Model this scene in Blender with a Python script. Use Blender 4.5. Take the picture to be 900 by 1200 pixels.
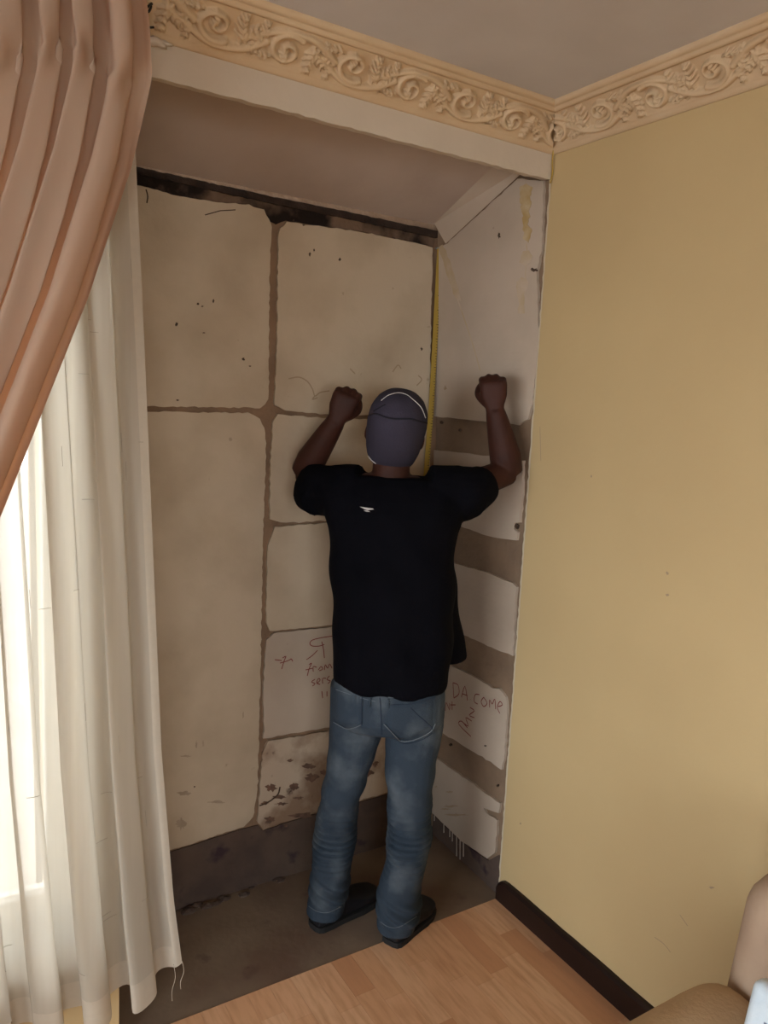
import bpy, bmesh, math, random
import numpy as np
from mathutils import Vector, Matrix
from mathutils.bvhtree import BVHTree
from mathutils.geometry import tessellate_polygon

for o in list(bpy.data.objects): bpy.data.objects.remove(o)
random.seed(7)
SC = bpy.context.scene
COL = SC.collection

# ------------------------------------------------------------------ camera
YAW, PITCH, ROLL, FPX = math.radians(32.0), math.radians(-8.85), math.radians(3.23), 895.0
CAM = Vector((-1.68542, -1.80546, 1.705))
fw = Vector((math.sin(YAW)*math.cos(PITCH), math.cos(YAW)*math.cos(PITCH), math.sin(PITCH)))
rt = Vector((math.cos(YAW), -math.sin(YAW), 0)); up = rt.cross(fw)
c_, s_ = math.cos(ROLL), math.sin(ROLL)
RT = c_*rt + s_*up; UP = -s_*rt + c_*up
cd = bpy.data.cameras.new('camera'); cam = bpy.data.objects.new('camera', cd); COL.objects.link(cam)
cam.matrix_world = Matrix(((RT.x, UP.x, -fw.x, CAM.x), (RT.y, UP.y, -fw.y, CAM.y), (RT.z, UP.z, -fw.z, CAM.z), (0, 0, 0, 1)))
cd.sensor_fit = 'VERTICAL'; cd.sensor_height = 36; cd.lens = FPX/1200*36; cd.clip_start = 0.02
SC.camera = cam

# ------------------------------------------------------------------ sky, daylight through the windows, exposure
W = bpy.data.worlds.new('overcast_sky'); SC.world = W; W.use_nodes = True
bgn = W.node_tree.nodes['Background']
bgn.inputs[0].default_value = (0.90, 0.96, 1.0, 1); bgn.inputs[1].default_value = 5.0
SC.view_settings.view_transform = 'Standard'; SC.view_settings.look = 'None'
SC.view_settings.gamma = 1; SC.view_settings.use_curve_mapping = False
SC.view_settings.exposure = 1.08

def portal(name, loc, rot, sx, sy):
    l = bpy.data.lights.new(name, 'AREA'); l.shape = 'RECTANGLE'; l.size = sx; l.size_y = sy
    l.cycles.is_portal = True
    o = bpy.data.objects.new(name, l); COL.objects.link(o); o.location = loc; o.rotation_euler = rot
    return o
# room: x -4.2..0, y -4.4..0, z 0..2.54 ; windows
W1 = (-3.05, -1.375, 0.34, 2.15)          # front wall, left of the alcove
W2 = (-3.40, -1.50, 0.75, 2.15)          # rear wall, unseen window added to light the alcove from the front
W3 = (-3.3, -0.75, 0.10, 2.15)            # left wall (y range), unseen glazed opening added to light the yellow wall
ZC = 2.522; YR = -4.4; XL = -4.2
portal('daylight_portal', ((W1[0]+W1[1])/2, 0.30, (W1[2]+W1[3])/2), (math.pi/2*-1, 0, 0), W1[1]-W1[0], W1[3]-W1[2])
portal('daylight_portal', ((W2[0]+W2[1])/2, YR-0.26, (W2[2]+W2[3])/2), (math.pi/2, 0, 0), W2[1]-W2[0], W2[3]-W2[2])

portal('daylight_portal', (XL-0.26, (W3[0]+W3[1])/2, (W3[2]+W3[3])/2), (math.pi/2, 0, -math.pi/2), W3[1]-W3[0], W3[3]-W3[2])

# ------------------------------------------------------------------ unprojection onto real surfaces (metres)
def ray(px, py):
    return (fw + RT*((px-450)/FPX) - UP*((py-600)/FPX))
def solve_surface(px, py, g):
    d = ray(px, py); a, b = 0.3, 6.0
    for _ in range(60):
        m = (a+b)/2
        if g(CAM+d*m) < 0: a = m
        else: b = m
    return CAM+d*((a+b)/2)
def yb(z): return 0.43 + 0.0295*z
def xs(y, z): return 0.03*y - (z/2.25)*(0.04 + (max(y, 0)/0.495)*0.065)
def yw(z): return -0.0165*z
def back(px, py): return solve_surface(px, py, lambda p: p.y-yb(p.z))
def side(px, py): return solve_surface(px, py, lambda p: p.x-xs(p.y, p.z))
def yel(px, py): return solve_surface(px, py, lambda p: p.x-yw(p.z))
def zceil(y): return 2.285 + 0.41*(0.5-y)
def aceil(px, py): return solve_surface(px, py, lambda p: p.z-zceil(p.y))
def flr(px, py, z=0): return solve_surface(px, py, lambda p: z-p.z)
def ony(px, py, y): return solve_surface(px, py, lambda p: p.y-y)

# ------------------------------------------------------------------ materials
def mat(name, col, rough=0.8, col2=None, nscale=4.0, lo=0.35, hi=0.7, detail=6.0, bump=0.0, bscale=60.0, spec=0.3,
        col3=None, n3=20.0, lo3=0.6, hi3=0.66, stretch=None, randcols=None):
    m = bpy.data.materials.new(name); m.use_nodes = True
    nt = m.node_tree; N, L = nt.nodes, nt.links
    b = N['Principled BSDF']; b.inputs['Roughness'].default_value = rough; b.inputs['Specular IOR Level'].default_value = spec
    tc = N.new('ShaderNodeTexCoord'); mp = N.new('ShaderNodeMapping'); L.new(tc.outputs['Object'], mp.inputs[0])
    if stretch: mp.inputs['Scale'].default_value = stretch
    def rgb(c):
        n = N.new('ShaderNodeRGB'); n.outputs[0].default_value = (*c, 1); return n.outputs[0]
    cur = rgb(col)
    if randcols:
        oi = N.new('ShaderNodeObjectInfo'); cr = N.new('ShaderNodeValToRGB'); cr.color_ramp.interpolation = 'CONSTANT'
        els = cr.color_ramp.elements
        for i, c in enumerate(randcols):
            e = els[i] if i < 2 else els.new(0.5)
            e.position = i/len(randcols); e.color = (*c, 1)
        L.new(oi.outputs['Random'], cr.inputs[0]); cur = cr.outputs[0]
    def layer(cur, c2, sc, lo, hi, det):
        n = N.new('ShaderNodeTexNoise'); n.inputs['Scale'].default_value = sc; n.inputs['Detail'].default_value = det
        L.new(mp.outputs[0], n.inputs['Vector'])
        r = N.new('ShaderNodeMapRange'); r.inputs[1].default_value = lo; r.inputs[2].default_value = hi
        L.new(n.outputs[0], r.inputs[0])
        x = N.new('ShaderNodeMix'); x.data_type = 'RGBA'
        L.new(r.outputs[0], x.inputs[0]); L.new(cur, x.inputs[6]); L.new(rgb(c2), x.inputs[7])
        return x.outputs[2]
    if col2: cur = layer(cur, col2, nscale, lo, hi, detail)
    if col3: cur = layer(cur, col3, n3, lo3, hi3, 4)
    L.new(cur, b.inputs['Base Color'])
    if bump:
        n = N.new('ShaderNodeTexNoise'); n.inputs['Scale'].default_value = bscale; n.inputs['Detail'].default_value = 5
        L.new(mp.outputs[0], n.inputs['Vector'])
        bp = N.new('ShaderNodeBump'); bp.inputs['Strength'].default_value = bump; bp.inputs['Distance'].default_value = 0.01
        L.new(n.outputs[0], bp.inputs['Height']); L.new(bp.outputs[0], b.inputs['Normal'])
    return m

M = {}
M['yellow'] = mat('yellow_paint', (0.56, 0.42, 0.220), 0.55, (0.52, 0.385, 0.20), 2.2, bump=0.08, bscale=35)
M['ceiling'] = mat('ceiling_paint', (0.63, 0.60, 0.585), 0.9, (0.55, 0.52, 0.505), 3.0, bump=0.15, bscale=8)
M['lintel'] = mat('lintel_white', (0.62, 0.54, 0.44), 0.7, (0.57, 0.49, 0.39), 5, bump=0.1)
M['cornice'] = mat('cornice_cream', (0.64, 0.49, 0.32), 0.65, (0.58, 0.42, 0.26), 7, bump=0.1, bscale=80)
M['plaster'] = mat('old_plaster', (0.56, 0.46, 0.34), 0.85, (0.43, 0.34, 0.24), 4.5, 0.42, 0.75, bump=0.2, bscale=25,
                   col3=(0.33, 0.25, 0.17), n3=26, lo3=0.72, hi3=0.80)
M['plaster_pink'] = mat('pink_grey_plaster', (0.51, 0.42, 0.335), 0.85, (0.43, 0.35, 0.275), 3.5, 0.4, 0.7, bump=0.2, bscale=25,
                   col3=(0.33, 0.25, 0.20), n3=30, lo3=0.74, hi3=0.80)
M['plaster_dirty'] = mat('stained_plaster', (0.52, 0.42, 0.32), 0.9, (0.27, 0.18, 0.12), 8, 0.44, 0.64, bump=0.4, bscale=25,
                   col3=(0.10, 0.06, 0.045), n3=16, lo3=0.62, hi3=0.68)
M['render'] = mat('bare_brown_render', (0.29, 0.185, 0.115), 0.95, (0.21, 0.135, 0.085), 9, bump=0.5, bscale=50)
M['render_side'] = mat('bare_grey_brown_render', (0.255, 0.175, 0.115), 0.95, (0.20, 0.135, 0.09), 7, bump=0.4, bscale=50)
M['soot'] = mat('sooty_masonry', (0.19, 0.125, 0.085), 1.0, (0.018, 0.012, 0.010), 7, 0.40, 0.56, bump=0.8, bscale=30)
M['gap_shade'] = mat('painted_gap_shade', (0.05, 0.03, 0.02), 1.0, (0.015, 0.01, 0.008), 14, bump=0.6, bscale=40)  # near-black colour standing in for shade below the alcove ceiling
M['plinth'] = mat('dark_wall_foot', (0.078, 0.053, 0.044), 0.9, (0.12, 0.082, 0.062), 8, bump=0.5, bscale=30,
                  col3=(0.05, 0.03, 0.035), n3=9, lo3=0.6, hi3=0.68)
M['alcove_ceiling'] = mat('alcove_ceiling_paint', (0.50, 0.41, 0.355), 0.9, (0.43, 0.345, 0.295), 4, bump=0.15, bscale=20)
M['screed'] = mat('bare_cement_screed', (0.235, 0.178, 0.128), 0.6, (0.15, 0.095, 0.068), 3.0, 0.38, 0.66, bump=0.12, bscale=40,
                  col3=(0.10, 0.055, 0.045), n3=7, lo3=0.62, hi3=0.75)
M['plank'] = mat('laminate_strip', (0.5, 0.3, 0.18), 0.42, (0.56, 0.29, 0.155), 7, 0.42, 0.8, stretch=(9, 1.2, 1), spec=0.4,
                 randcols=[(0.70, 0.40, 0.225), (0.76, 0.47, 0.28), (0.62, 0.32, 0.17), (0.73, 0.43, 0.25)])
M['floor'] = mat('laminate_floor', (0.70, 0.40, 0.225), 0.42, (0.56, 0.29, 0.155), 7, stretch=(9, 1.2, 1), spec=0.4)
M['baseboard'] = mat('dark_varnished_wood', (0.012, 0.006, 0.005), 0.35, (0.022, 0.010, 0.008), 12, spec=0.35, stretch=(1, 0.2, 1),
                     col3=(0.30, 0.22, 0.13), n3=40, lo3=0.71, hi3=0.74)
M['edge'] = mat('broken_plaster_edge', (0.60, 0.52, 0.38), 0.9, bump=0.4)
M['ink'] = mat('red_brown_marker', (0.21, 0.04, 0.034), 0.7)
M['mark'] = mat('dark_scuff', (0.07, 0.045, 0.03), 0.9)
M['scuff'] = mat('faint_scuff', (0.36, 0.27, 0.18), 0.9)
M['smudge'] = mat('plaster_smudge', (0.43, 0.34, 0.25), 0.9, (0.36, 0.28, 0.20), 40)
M['chip'] = mat('chipped_brown', (0.19, 0.11, 0.075), 0.95, (0.10, 0.06, 0.045), 45)
M['drip'] = mat('white_paint_drip', (0.62, 0.55, 0.47), 0.6)
M['stain'] = mat('ochre_water_stain', (0.42, 0.29, 0.12), 0.8, (0.52, 0.41, 0.26), 18, 0.4, 0.65)
M['stain_pale'] = mat('pale_ochre_stain', (0.47, 0.365, 0.235), 0.8, (0.52, 0.425, 0.33), 14, 0.4, 0.6)
M['white_frame'] = mat('white_window_paint', (0.75, 0.74, 0.70), 0.4)
M['tape'] = mat('yellow_tape_blade', (0.44, 0.30, 0.06), 0.4)
M['black'] = mat('black_plastic', (0.02, 0.02, 0.02), 0.5)
M['metal'] = mat('dull_steel', (0.35, 0.33, 0.30), 0.4)
M['ground'] = mat('paved_yard', (0.40, 0.37, 0.33), 0.9, (0.33, 0.30, 0.27), 3)
M['skin'] = mat('dark_brown_skin', (0.050, 0.016, 0.010), 0.6, (0.034, 0.011, 0.007), 14, bump=0.05, bscale=120, spec=0.22)
M['nail'] = mat('fingernail', (0.19, 0.10, 0.08), 0.4)
M['shirt'] = mat('black_navy_cotton', (0.0026, 0.0026, 0.0046), 0.85, (0.0018, 0.0018, 0.0032), 6, bump=0.15, bscale=160, spec=0.06)
M['cap'] = mat('navy_cloth', (0.040, 0.036, 0.058), 0.85, (0.030, 0.027, 0.043), 6, bump=0.15, bscale=200, spec=0.2)
M['cap_seam'] = mat('dark_navy_fold', (0.012, 0.011, 0.018), 0.9)
M['denim'] = mat('blue_denim', (0.027, 0.040, 0.057), 0.85, (0.090, 0.108, 0.125), 9, 0.47, 0.75, bump=0.2, bscale=260, spec=0.2,
                 col3=(0.016, 0.026, 0.040), n3=7, lo3=0.55, hi3=0.72)
M['denim_dark'] = mat('dark_denim_seam', (0.022, 0.033, 0.055), 0.9)
M['stitch'] = mat('pale_stitching', (0.115, 0.135, 0.155), 0.8)
M['shoe'] = mat('black_shoe', (0.010, 0.009, 0.011), 0.55)
M['sole'] = mat('black_rubber', (0.016, 0.015, 0.015), 0.8)
M['elastic'] = mat('white_elastic', (0.55, 0.53, 0.52), 0.7)
M['mask'] = mat('pale_blue_mask', (0.4, 0.5, 0.6), 0.9)
M['sofa'] = mat('tan_suede', (0.58, 0.42, 0.265), 0.8, (0.50, 0.35, 0.21), 8, bump=0.15, bscale=120)
M['sofa_back'] = mat('pinkish_tan_suede', (0.45, 0.325, 0.23), 0.8, (0.39, 0.27, 0.19), 9, bump=0.3, bscale=14)
M['packet'] = mat('pale_blue_wrapping', (0.62, 0.70, 0.76), 0.35, (0.52, 0.62, 0.71), 20, bump=0.2, bscale=30)
M['print'] = mat('grey_print', (0.16, 0.19, 0.24), 0.6)

def cloth(name, col, trans, alpha, col2=None, nscale=60, stretch=None, tcol=None):
    m = bpy.data.materials.new(name); m.use_nodes = True
    nt = m.node_tree; N, L = nt.nodes, nt.links; N.clear()
    out = N.new('ShaderNodeOutputMaterial')
    d = N.new('ShaderNodeBsdfDiffuse'); t = N.new('ShaderNodeBsdfTranslucent'); tr = N.new('ShaderNodeBsdfTransparent')
    tc = N.new('ShaderNodeTexCoord'); mp = N.new('ShaderNodeMapping'); L.new(tc.outputs['Object'], mp.inputs[0])
    if stretch: mp.inputs['Scale'].default_value = stretch
    n = N.new('ShaderNodeTexNoise'); n.inputs['Scale'].default_value = nscale; L.new(mp.outputs[0], n.inputs['Vector'])
    x = N.new('ShaderNodeMix'); x.data_type = 'RGBA'; L.new(n.outputs[0], x.inputs[0])
    x.inputs[6].default_value = (*col, 1); x.inputs[7].default_value = (*(col2 or col), 1)
    L.new(x.outputs[2], d.inputs[0])
    if tcol: t.inputs[0].default_value = (*tcol, 1)
    else: L.new(x.outputs[2], t.inputs[0])
    a = N.new('ShaderNodeMixShader'); a.inputs[0].default_value = trans; L.new(d.outputs[0], a.inputs[1]); L.new(t.outputs[0], a.inputs[2])
    b = N.new('ShaderNodeMixShader'); b.inputs[0].default_value = alpha; L.new(tr.outputs[0], b.inputs[1]); L.new(a.outputs[0], b.inputs[2])
    L.new(b.outputs[0], out.inputs[0])
    return m
M['peach'] = cloth('peach_satin_curtain', (0.51, 0.39, 0.295), 0.32, 1.0, (0.47, 0.35, 0.26), 30, (1, 1, 0.1), tcol=(0.75, 0.30, 0.12))
M['sheer'] = cloth('white_voile', (0.62, 0.57, 0.485), 0.42, 0.86, (0.56, 0.51, 0.42), 90, (1, 1, 0.05))
M['sheer_hem'] = cloth('white_voile_hem', (0.66, 0.60, 0.50), 0.36, 0.92, (0.60, 0.54, 0.45), 60)
M['slub'] = mat('grey_slub_thread', (0.35, 0.31, 0.25), 0.9)
gm = bpy.data.materials.new('window_glass'); gm.use_nodes = True
gn, gl = gm.node_tree.nodes, gm.node_tree.links; gn.clear()
go = gn.new('ShaderNodeOutputMaterial'); gt = gn.new('ShaderNodeBsdfTransparent'); gg = gn.new('ShaderNodeBsdfGlossy')
gg.inputs['Roughness'].default_value = 0.02; fr = gn.new('ShaderNodeFresnel'); fr.inputs[0].default_value = 1.3
gx = gn.new('ShaderNodeMixShader'); gl.new(fr.outputs[0], gx.inputs[0]); gl.new(gt.outputs[0], gx.inputs[1]); gl.new(gg.outputs[0], gx.inputs[2]); gl.new(gx.outputs[0], go.inputs[0])
M['glass'] = gm

# ------------------------------------------------------------------ mesh helpers
def link(name, me, m, parent=None, smooth=False):
    o = bpy.data.objects.new(name, me); COL.objects.link(o)
    if m and not me.materials: me.materials.append(M[m] if isinstance(m, str) else m)
    if parent: o.parent = parent
    if smooth: me.polygons.foreach_set('use_smooth', [True]*len(me.polygons))
    return o
def mesh(vs, fs):
    me = bpy.data.meshes.new('m'); me.from_pydata([tuple(v) for v in vs], [], fs); me.update(); return me
def tag(o, label, cat, group=None):
    o['label'] = label; o['category'] = cat
    if group: o['group'] = group
    return o
def struct(o, label=None):
    o['kind'] = 'structure'
    if label: o['label'] = label
    return o
def empty(name, loc=(0, 0, 0)):
    o = bpy.data.objects.new(name, None); COL.objects.link(o); o.location = loc; o.empty_display_size = 0.05; return o
def boxes(bl):
    vs, fs = [], []
    for (x0, x1, y0, y1, z0, z1) in bl:
        k = len(vs)
        vs += [(x0, y0, z0), (x1, y0, z0), (x1, y1, z0), (x0, y1, z0), (x0, y0, z1), (x1, y0, z1), (x1, y1, z1), (x0, y1, z1)]
        fs += [tuple(k+i for i in f) for f in ((0, 3, 2, 1), (4, 5, 6, 7), (0, 1, 5, 4), (1, 2, 6, 5), (2, 3, 7, 6), (3, 0, 4, 7))]
    return mesh(vs, fs)
def prism(front, back_, flip=False):
    n = len(front); vs = list(front)+list(back_)
    tris = tessellate_polygon([[Vector(p) for p in front]])
    fs = [tuple(t) for t in tris] + [tuple(n+i for i in reversed(t)) for t in tris]
    fs += [(i, (i+1) % n, n+(i+1) % n, n+i) for i in range(n)]
    me = mesh(vs, fs); bm = bmesh.new(); bm.from_mesh(me); bmesh.ops.recalc_face_normals(bm, faces=bm.faces); bm.to_mesh(me); bm.free()
    return me
def rough(pts, step=5, j=0.8, seed=0):
    rnd = random.Random(seed); out = []
    for i, a in enumerate(pts):
        b = pts[(i+1) % len(pts)]; L = math.hypot(b[0]-a[0], b[1]-a[1]); k = max(1, int(L/step))
        for t in range(k):
            f = t/k; out.append((a[0]+(b[0]-a[0])*f+rnd.uniform(-j, j), a[1]+(b[1]-a[1])*f+rnd.uniform(-j, j)))
    return out
NB = Vector((0, -1, 0.03)).normalized(); NS = Vector((-1, 0, 0))
def slab(name, pts, surf, nrm, th, m, parent, lift=0.0, j=0.8, step=5, seed=0):
    q = [surf(*p) for p in rough(pts, step, j, seed)]
    return link(name, prism([p+nrm*lift for p in q], [p-nrm*(th-lift) for p in q]), m, parent)
def stroke(name, pts, surf, nrm, w, m, parent, lift=0.0008, closed=False):
    P3 = [surf(*p)+nrm*lift for p in pts]; vs, fs = [], []
    for i, p in enumerate(P3):
        a = P3[max(i-1, 0)]; b = P3[min(i+1, len(P3)-1)]; t = (b-a).normalized(); s = t.cross(nrm).normalized()*w/2
        vs += [p-s, p+s]
        if i: fs.append((2*i-2, 2*i-1, 2*i+1, 2*i))
    n = len(vs); vs += [Vector(v)-nrm*0.0012 for v in vs]      # a little thickness
    fs2 = [tuple(n+k for k in reversed(f)) for f in fs]
    return link(name, mesh(vs, fs+fs2), m, parent)
def tube(pts, r, seg=8, closed=False):
    pts = [Vector(p) for p in pts]; n = len(pts); vs, fs = [], []
    ref = Vector((0.3, 0.2, 1)).normalized()
    for i, p in enumerate(pts):
        a = pts[i-1] if (i or closed) else pts[0]; b = pts[(i+1) % n] if (i < n-1 or closed) else pts[-1]
        t = (b-a).normalized(); u = t.cross(ref)
        if u.length < 1e-3: u = t.cross(Vector((1, 0, 0)))
        u.normalize(); v = t.cross(u); rr = r[i] if hasattr(r, '__len__') else r
        for k in range(seg):
            an = 2*math.pi*k/seg; vs.append(p+u*rr*math.cos(an)+v*rr*math.sin(an))
    m = n if closed else n-1
    for i in range(m):
        for k in range(seg):
            j = (i+1) % n; fs.append((i*seg+k, i*seg+(k+1) % seg, j*seg+(k+1) % seg, j*seg+k))
    if not closed: fs += [tuple(reversed(range(seg))), tuple((n-1)*seg+k for k in range(seg))]
    return vs, fs
def spline(pts, k=6):
    pts = [Vector(p) for p in pts]; out = []
    for i in range(len(pts)-1):
        p0 = pts[max(i-1, 0)]; p1 = pts[i]; p2 = pts[i+1]; p3 = pts[min(i+2, len(pts)-1)]
        for s in range(k):
            t = s/k; out.append(0.5*((2*p1)+(p2-p0)*t+(2*p0-5*p1+4*p2-p3)*t*t+(3*p1-p0-3*p2+p3)*t**3))
    out.append(pts[-1]); return out
def sp2(pts, k=5):
    return [(p.x, p.y) for p in spline([(a, b, 0) for a, b in pts], k)]
def rbox(x0, x1, y0, y1, z0, z1, r, seg=4, puff=0.0):
    bm = bmesh.new(); bmesh.ops.create_cube(bm, size=1)
    for v in bm.verts: v.co = Vector(((x0+x1)/2+v.co.x*(x1-x0), (y0+y1)/2+v.co.y*(y1-y0), (z0+z1)/2+v.co.z*(z1-z0)))
    bmesh.ops.bevel(bm, geom=list(bm.edges)+list(bm.verts), offset=r, segments=seg, profile=0.5, affect='EDGES')
    me = bpy.data.meshes.new('m'); bm.to_mesh(me); bm.free(); return me

# ------------------------------------------------------------------ the room
T = 0.24
def winwall(x0, x1, z0, z1, w, y0, y1):     # a wall slab along X with an opening w
    return [(x0, w[0], y0, y1, z0, z1), (w[1], x1, y0, y1, z0, z1), (w[0], w[1], y0, y1, z0, w[2]), (w[0], w[1], y0, y1, w[3], z1)]
XP = -1.278                                   # alcove left edge (end of the pier)
struct(link('wall_front', boxes(winwall(XL, XP, -0.05, ZC+0.02, W1, 0, T)), 'yellow'), 'yellow painted wall with the curtained window and narrow pier')
struct(link('wall_rear', boxes(winwall(XL, 0.0, -0.05, ZC+0.02, W2, YR-T, YR)), 'yellow'))
struct(link('wall_left', boxes([(XL-T, XL, a, b, c, d) for (a, b, c, d) in ((YR-T, W3[0], -0.05, ZC+0.02), (W3[1], T, -0.05, ZC+0.02), (W3[0], W3[1], -0.05, W3[2]), (W3[0], W3[1], W3[3], ZC+0.02))]), 'yellow'))
# right wall: leans very slightly, thin plaster edge where it meets the alcove
def leanbox(y0, y1, z0, z1, dx0, dx1):
    vs = []
    for z in (z0, z1):
        for (dx, y) in ((dx0, y0), (dx1, y0), (dx1, y1), (dx0, y1)): vs.append((yw(z)+dx, y, z))
    return mesh(vs, [(0, 3, 2, 1), (4, 5, 6, 7), (0, 1, 5, 4), (1, 2, 6, 5), (2, 3, 7, 6), (3, 0, 4, 7)])
wr = struct(link('wall_right', leanbox(YR-T, -0.001, -0.05, ZC+0.02, 0, 0.25), 'yellow'), 'plain yellow painted wall beside the alcove')
rnd = random.Random(3)
ep = []
for i in range(150):
    z = 0.03+i*(2.33/149); ep.append(z)
vs, fs = [], []
for z in ep:
    a = rnd.uniform(-0.0035, 0.0015); b = rnd.uniform(0, 0.002)
    vs += [(yw(z)-0.0015, -0.004+a*0.4, z), (yw(z)-0.001, 0.004+a, z), (yw(z)+0.012, 0.003+a+b, z)]
for i in range(149):
    fs += [(3*i, 3*i+1, 3*i+4, 3*i+3), (3*i+1, 3*i+2, 3*i+5, 3*i+4)]
link('plaster_edge', mesh(vs, fs), 'edge', wr)
struct(link('ceiling', boxes([(XL, 0.2, YR, 0.0, ZC, ZC+0.1)]), 'ceiling'), 'dull greyish white room ceiling')
# lintel over the alcove
lt = []
for i in range(61):
    f = i/60; lt.append((XP-0.0+f*(1.278-0.042), 2.354+0.003*f+random.uniform(-0.0018, 0.0018)))
vs, fs = [], []
for (x, z) in lt: vs += [(x, -0.004, z), (x, -0.004, 2.56), (x, 0.022, z+0.002), (x, 0.022, 2.56)]
for i in range(60):
    k = 4*i; fs += [(k, k+4, k+5, k+1), (k+2, k+3, k+7, k+6), (k, k+2, k+6, k+4), (k+1, k+5, k+7, k+3)]
k = 240; fs += [(0, 1, 3, 2), (k, k+2, k+3, k+1)]
struct(link('trim_1', mesh(vs, fs), 'lintel'), 'white painted lintel across the top of the alcove')
# alcove shell
vs = [(XP-0.12, yb(-0.05), -0.05), (0.2, yb(-0.05), -0.05), (0.2, yb(2.7), 2.7), (XP-0.12, yb(2.7), 2.7)]
vs = [Vector(v)+Vector((0, 0.010, 0)) for v in vs]
vs += [v+Vector((0, 0.15, 0)) for v in vs]
wb = struct(link('wall_alcove_back', mesh(vs, [(0, 1, 2, 3), (7, 6, 5, 4), (0, 4, 5, 1), (1, 5, 6, 2), (2, 6, 7, 3), (3, 7, 4, 0)]), 'render'), 'bare render back wall of the alcove with white plaster panels')
vs, fs = [], []
ys = [-0.0, 0.1, 0.2, 0.3, 0.4, 0.5, 0.62]; zs = [-0.05+2.75*i/10 for i in range(11)]
for z in zs:
    for y in ys: vs.append((xs(y, z)+0.010, y, z))
for i in range(10):
    for j in range(6): fs.append((i*7+j, i*7+j+1, i*7+j+8, i*7+j+7))
n = len(vs); vs += [(0.2, v[1], v[2]) for v in vs]; fs += [tuple(n+k for k in reversed(f)) for f in fs]
ws = struct(link('wall_alcove_right', mesh(vs, fs), 'render_side'), 'side wall of the alcove with horizontal bare strips between white panels')
struct(link('wall_alcove_left', boxes([(XP-0.12, XP, T, 0.6, -0.05, 2.7)]), 'plaster'))
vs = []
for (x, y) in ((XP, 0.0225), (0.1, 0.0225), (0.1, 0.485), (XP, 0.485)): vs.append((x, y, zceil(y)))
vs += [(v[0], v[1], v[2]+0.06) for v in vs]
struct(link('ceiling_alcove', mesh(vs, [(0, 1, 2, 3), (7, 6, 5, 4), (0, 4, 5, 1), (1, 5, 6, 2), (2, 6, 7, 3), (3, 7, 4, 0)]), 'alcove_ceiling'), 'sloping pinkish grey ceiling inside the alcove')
# sloping white strip between alcove ceiling and side wall
a1, a2 = side(607, 207), side(524, 284); b1, b2 = aceil(576, 196), aceil(509, 262)
d = (a1-a2); a1 = a1+d*0.25; d = (b1-b2); b1 = b1+d*0.2
a2 = a2+(a2-a1)*0.02
nn = (a1-a2).cross(b2-a2).normalized()
if nn.y > 0: nn = -nn
fr_ = [a2, a1, b1, b2]; bk_ = [Vector((xs(a2.y, a2.z)+0.01, a2.y, a2.z+0.06)), Vector((xs(a1.y, a1.z)+0.01, a1.y, a1.z+0.06)), b1+Vector((0.02, 0, 0.05)), b2+Vector((0.02, 0, 0.05))]
struct(link('trim_2', prism(fr_, bk_), 'plaster_pink'), 'white sloping strip at the top of the alcove side wall')
# floors
struct(link('floor_alcove', boxes([(XP, 0.02, -0.002, 0.6, -0.06, -0.003)]), 'screed'), 'bare grey brown cement floor of the alcove')
fx0, fy0 = -1.62, -1.75
fl = struct(link('floor', boxes([(XL, 0.03, YR, -0.004, -0.06, -0.007), (XL, fx0, YR, -0.004, -0.007, 0), (fx0, 0.03, YR, fy0, -0.007, 0)]), 'floor'), 'orange brown laminate floor')
sw_ = 0.0672; nx = int(round((0.0-fx0)/sw_))
rnd = random.Random(11)
for i in range(nx+1):
    x1 = 0.012-i*sw_; x0 = max(x1-sw_+0.0006, fx0)
    if x1 <= fx0: break
    y = -0.006; first = True
    while y > fy0+0.01:
        L = rnd.choice([0.28, 0.36, 0.42, 0.30])*(rnd.uniform(0.35, 1) if first else 1); first = False
        y0 = max(y-L, fy0)
        link('plank', boxes([(x0, x1, y0+0.0005, y, -0.007, 0.0)]), 'plank', fl); y = y0
# baseboard with chipped end
vs, fs = [], []
by = [-0.006, -0.012, -0.02, -0.03]+[-0.05-0.05*i for i in range(88)]
for i, y in enumerate(by):
    h = 0.082+random.uniform(-0.0012, 0.0012) - (0.022-0.006*i if i < 4 else 0)
    th = 0.019
    for (dx, z) in ((0, 0), (-th, 0), (-th, h-0.012), (-th+0.008, h-0.002), (0, h)): vs.append((yw(z)+dx, y, z))
for i in range(len(by)-1):
    for j in range(4): fs.append((5*i+j, 5*i+j+1, 5*i+j+6, 5*i+j+5))
fs += [(4, 3, 2, 1, 0)]
struct(link('baseboard_right', mesh(vs, fs), 'baseboard'), 'dark brown varnished skirting board along the yellow wall')

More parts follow.
